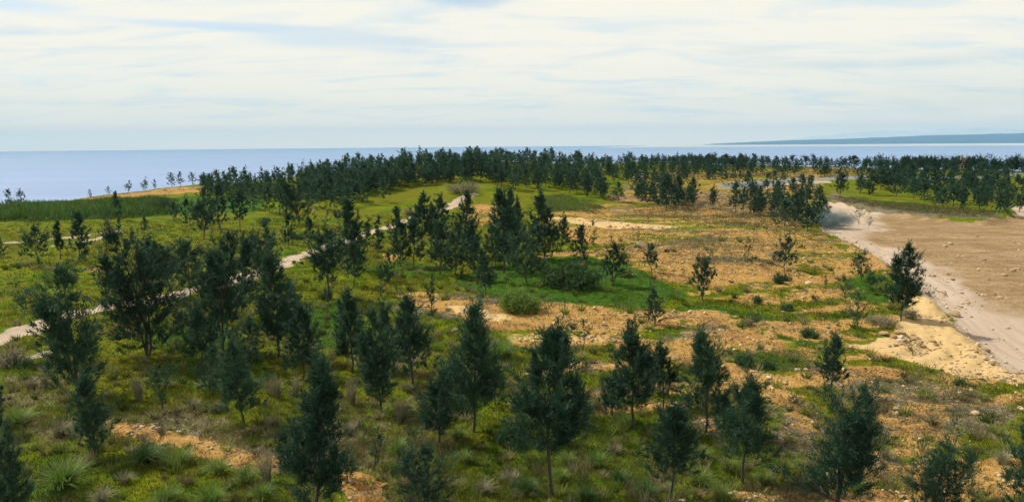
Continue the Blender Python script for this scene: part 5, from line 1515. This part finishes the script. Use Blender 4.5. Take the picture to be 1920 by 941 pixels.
hut(1753, 299, 10, 'low shelter with a bluish white roof under the domed canopy tree', plain('grey_wall', (.35, .40, .45), .8, .1), plain('sheet_roof', (.68, .76, .82), .5, .05), 'shelter', 10)
# pale blue sheet in the ridge wood
x, y, z = at(590, 352)
g1 = np.linspace(-1, 1, 13); V = []
for a in g1:
    for b in g1:
        V.append((a * 1.1, b * 0.9, 0.9 + 0.35 * a + 0.10 * math.sin(4 * a + 2 * b) - 0.25 * b))
i = np.arange(12)[:, None] * 13; j = np.arange(12)[None, :]
Fq = np.stack([i + j, i + j + 1, i + 14 + j, i + 13 + j], -1).reshape(-1, 4)
o = obj('tarpaulin', mesh_from('tarpaulin', V, Fq, plain('blue_sheet', (.42, .58, .80), .5, .1), True), None, (x, y, z), label='pale blue tarpaulin strung up between trees left in the ridge wood', category='tarpaulin')
so = o.modifiers.new('thickness', 'SOLIDIFY'); so.thickness = 0.02

# ------------------------------------------------------------------ thin smoke by the head of the clearing
import bmesh
bm = bmesh.new(); bmesh.ops.create_icosphere(bm, subdivisions=3, radius=1.0)
mt, nt, out = material('thin_smoke')
tcx = nt.node('ShaderNodeTexCoord'); oc = tcx.outputs['Object']
ln = nt.node('ShaderNodeVectorMath', operation='LENGTH'); nt.put(ln.inputs[0], oc)
fall = nt.step(ln.outputs['Value'], 1.0, 0.15)
nz = nt.step(nt.noise(oc, 2.2, 4, 0.6), 0.38, 0.62)
den_ = nt.math('MULTIPLY', nt.math('MULTIPLY', fall, nz), 1.1)
pv = nt.node('ShaderNodeVolumePrincipled'); nt.put(pv.inputs['Color'], (0.16, 0.26, 0.28, 1)); nt.put(pv.inputs['Density'], den_)
nt.l.new(pv.outputs[0], out.inputs['Volume'])
x, y, z = at(1562, 428)
so = bmobj('smoke', bm, mt, None); so.location = (x, y, z + 1.6); so.scale = (5.0, 5.0, 2.8)
so['kind'] = 'stuff'; so['label'] = 'thin bluish smoke drifting over the head of the dirt clearing'; so['category'] = 'smoke'

# ------------------------------------------------------------------ air
bm = bmesh.new(); bmesh.ops.create_cube(bm, size=1.0)
mt, nt, out = material('hazy_air')
pv = nt.node('ShaderNodeVolumePrincipled')
nt.put(pv.inputs['Color'], (0.38, 0.72, 1.0, 1)); pv.inputs['Density'].default_value = 3.4e-5; pv.inputs['Anisotropy'].default_value = 0.0
nt.l.new(pv.outputs[0], out.inputs['Volume'])
hz = bmobj('haze', bm, mt, None)
hz.scale = (76000, 76000, 900); hz.location = (0, 0, SEA - 7 + 450)
hz['kind'] = 'stuff'
print('all', time.time() - T0, 'things', sum(1 for o in bpy.data.objects if 'category' in o))
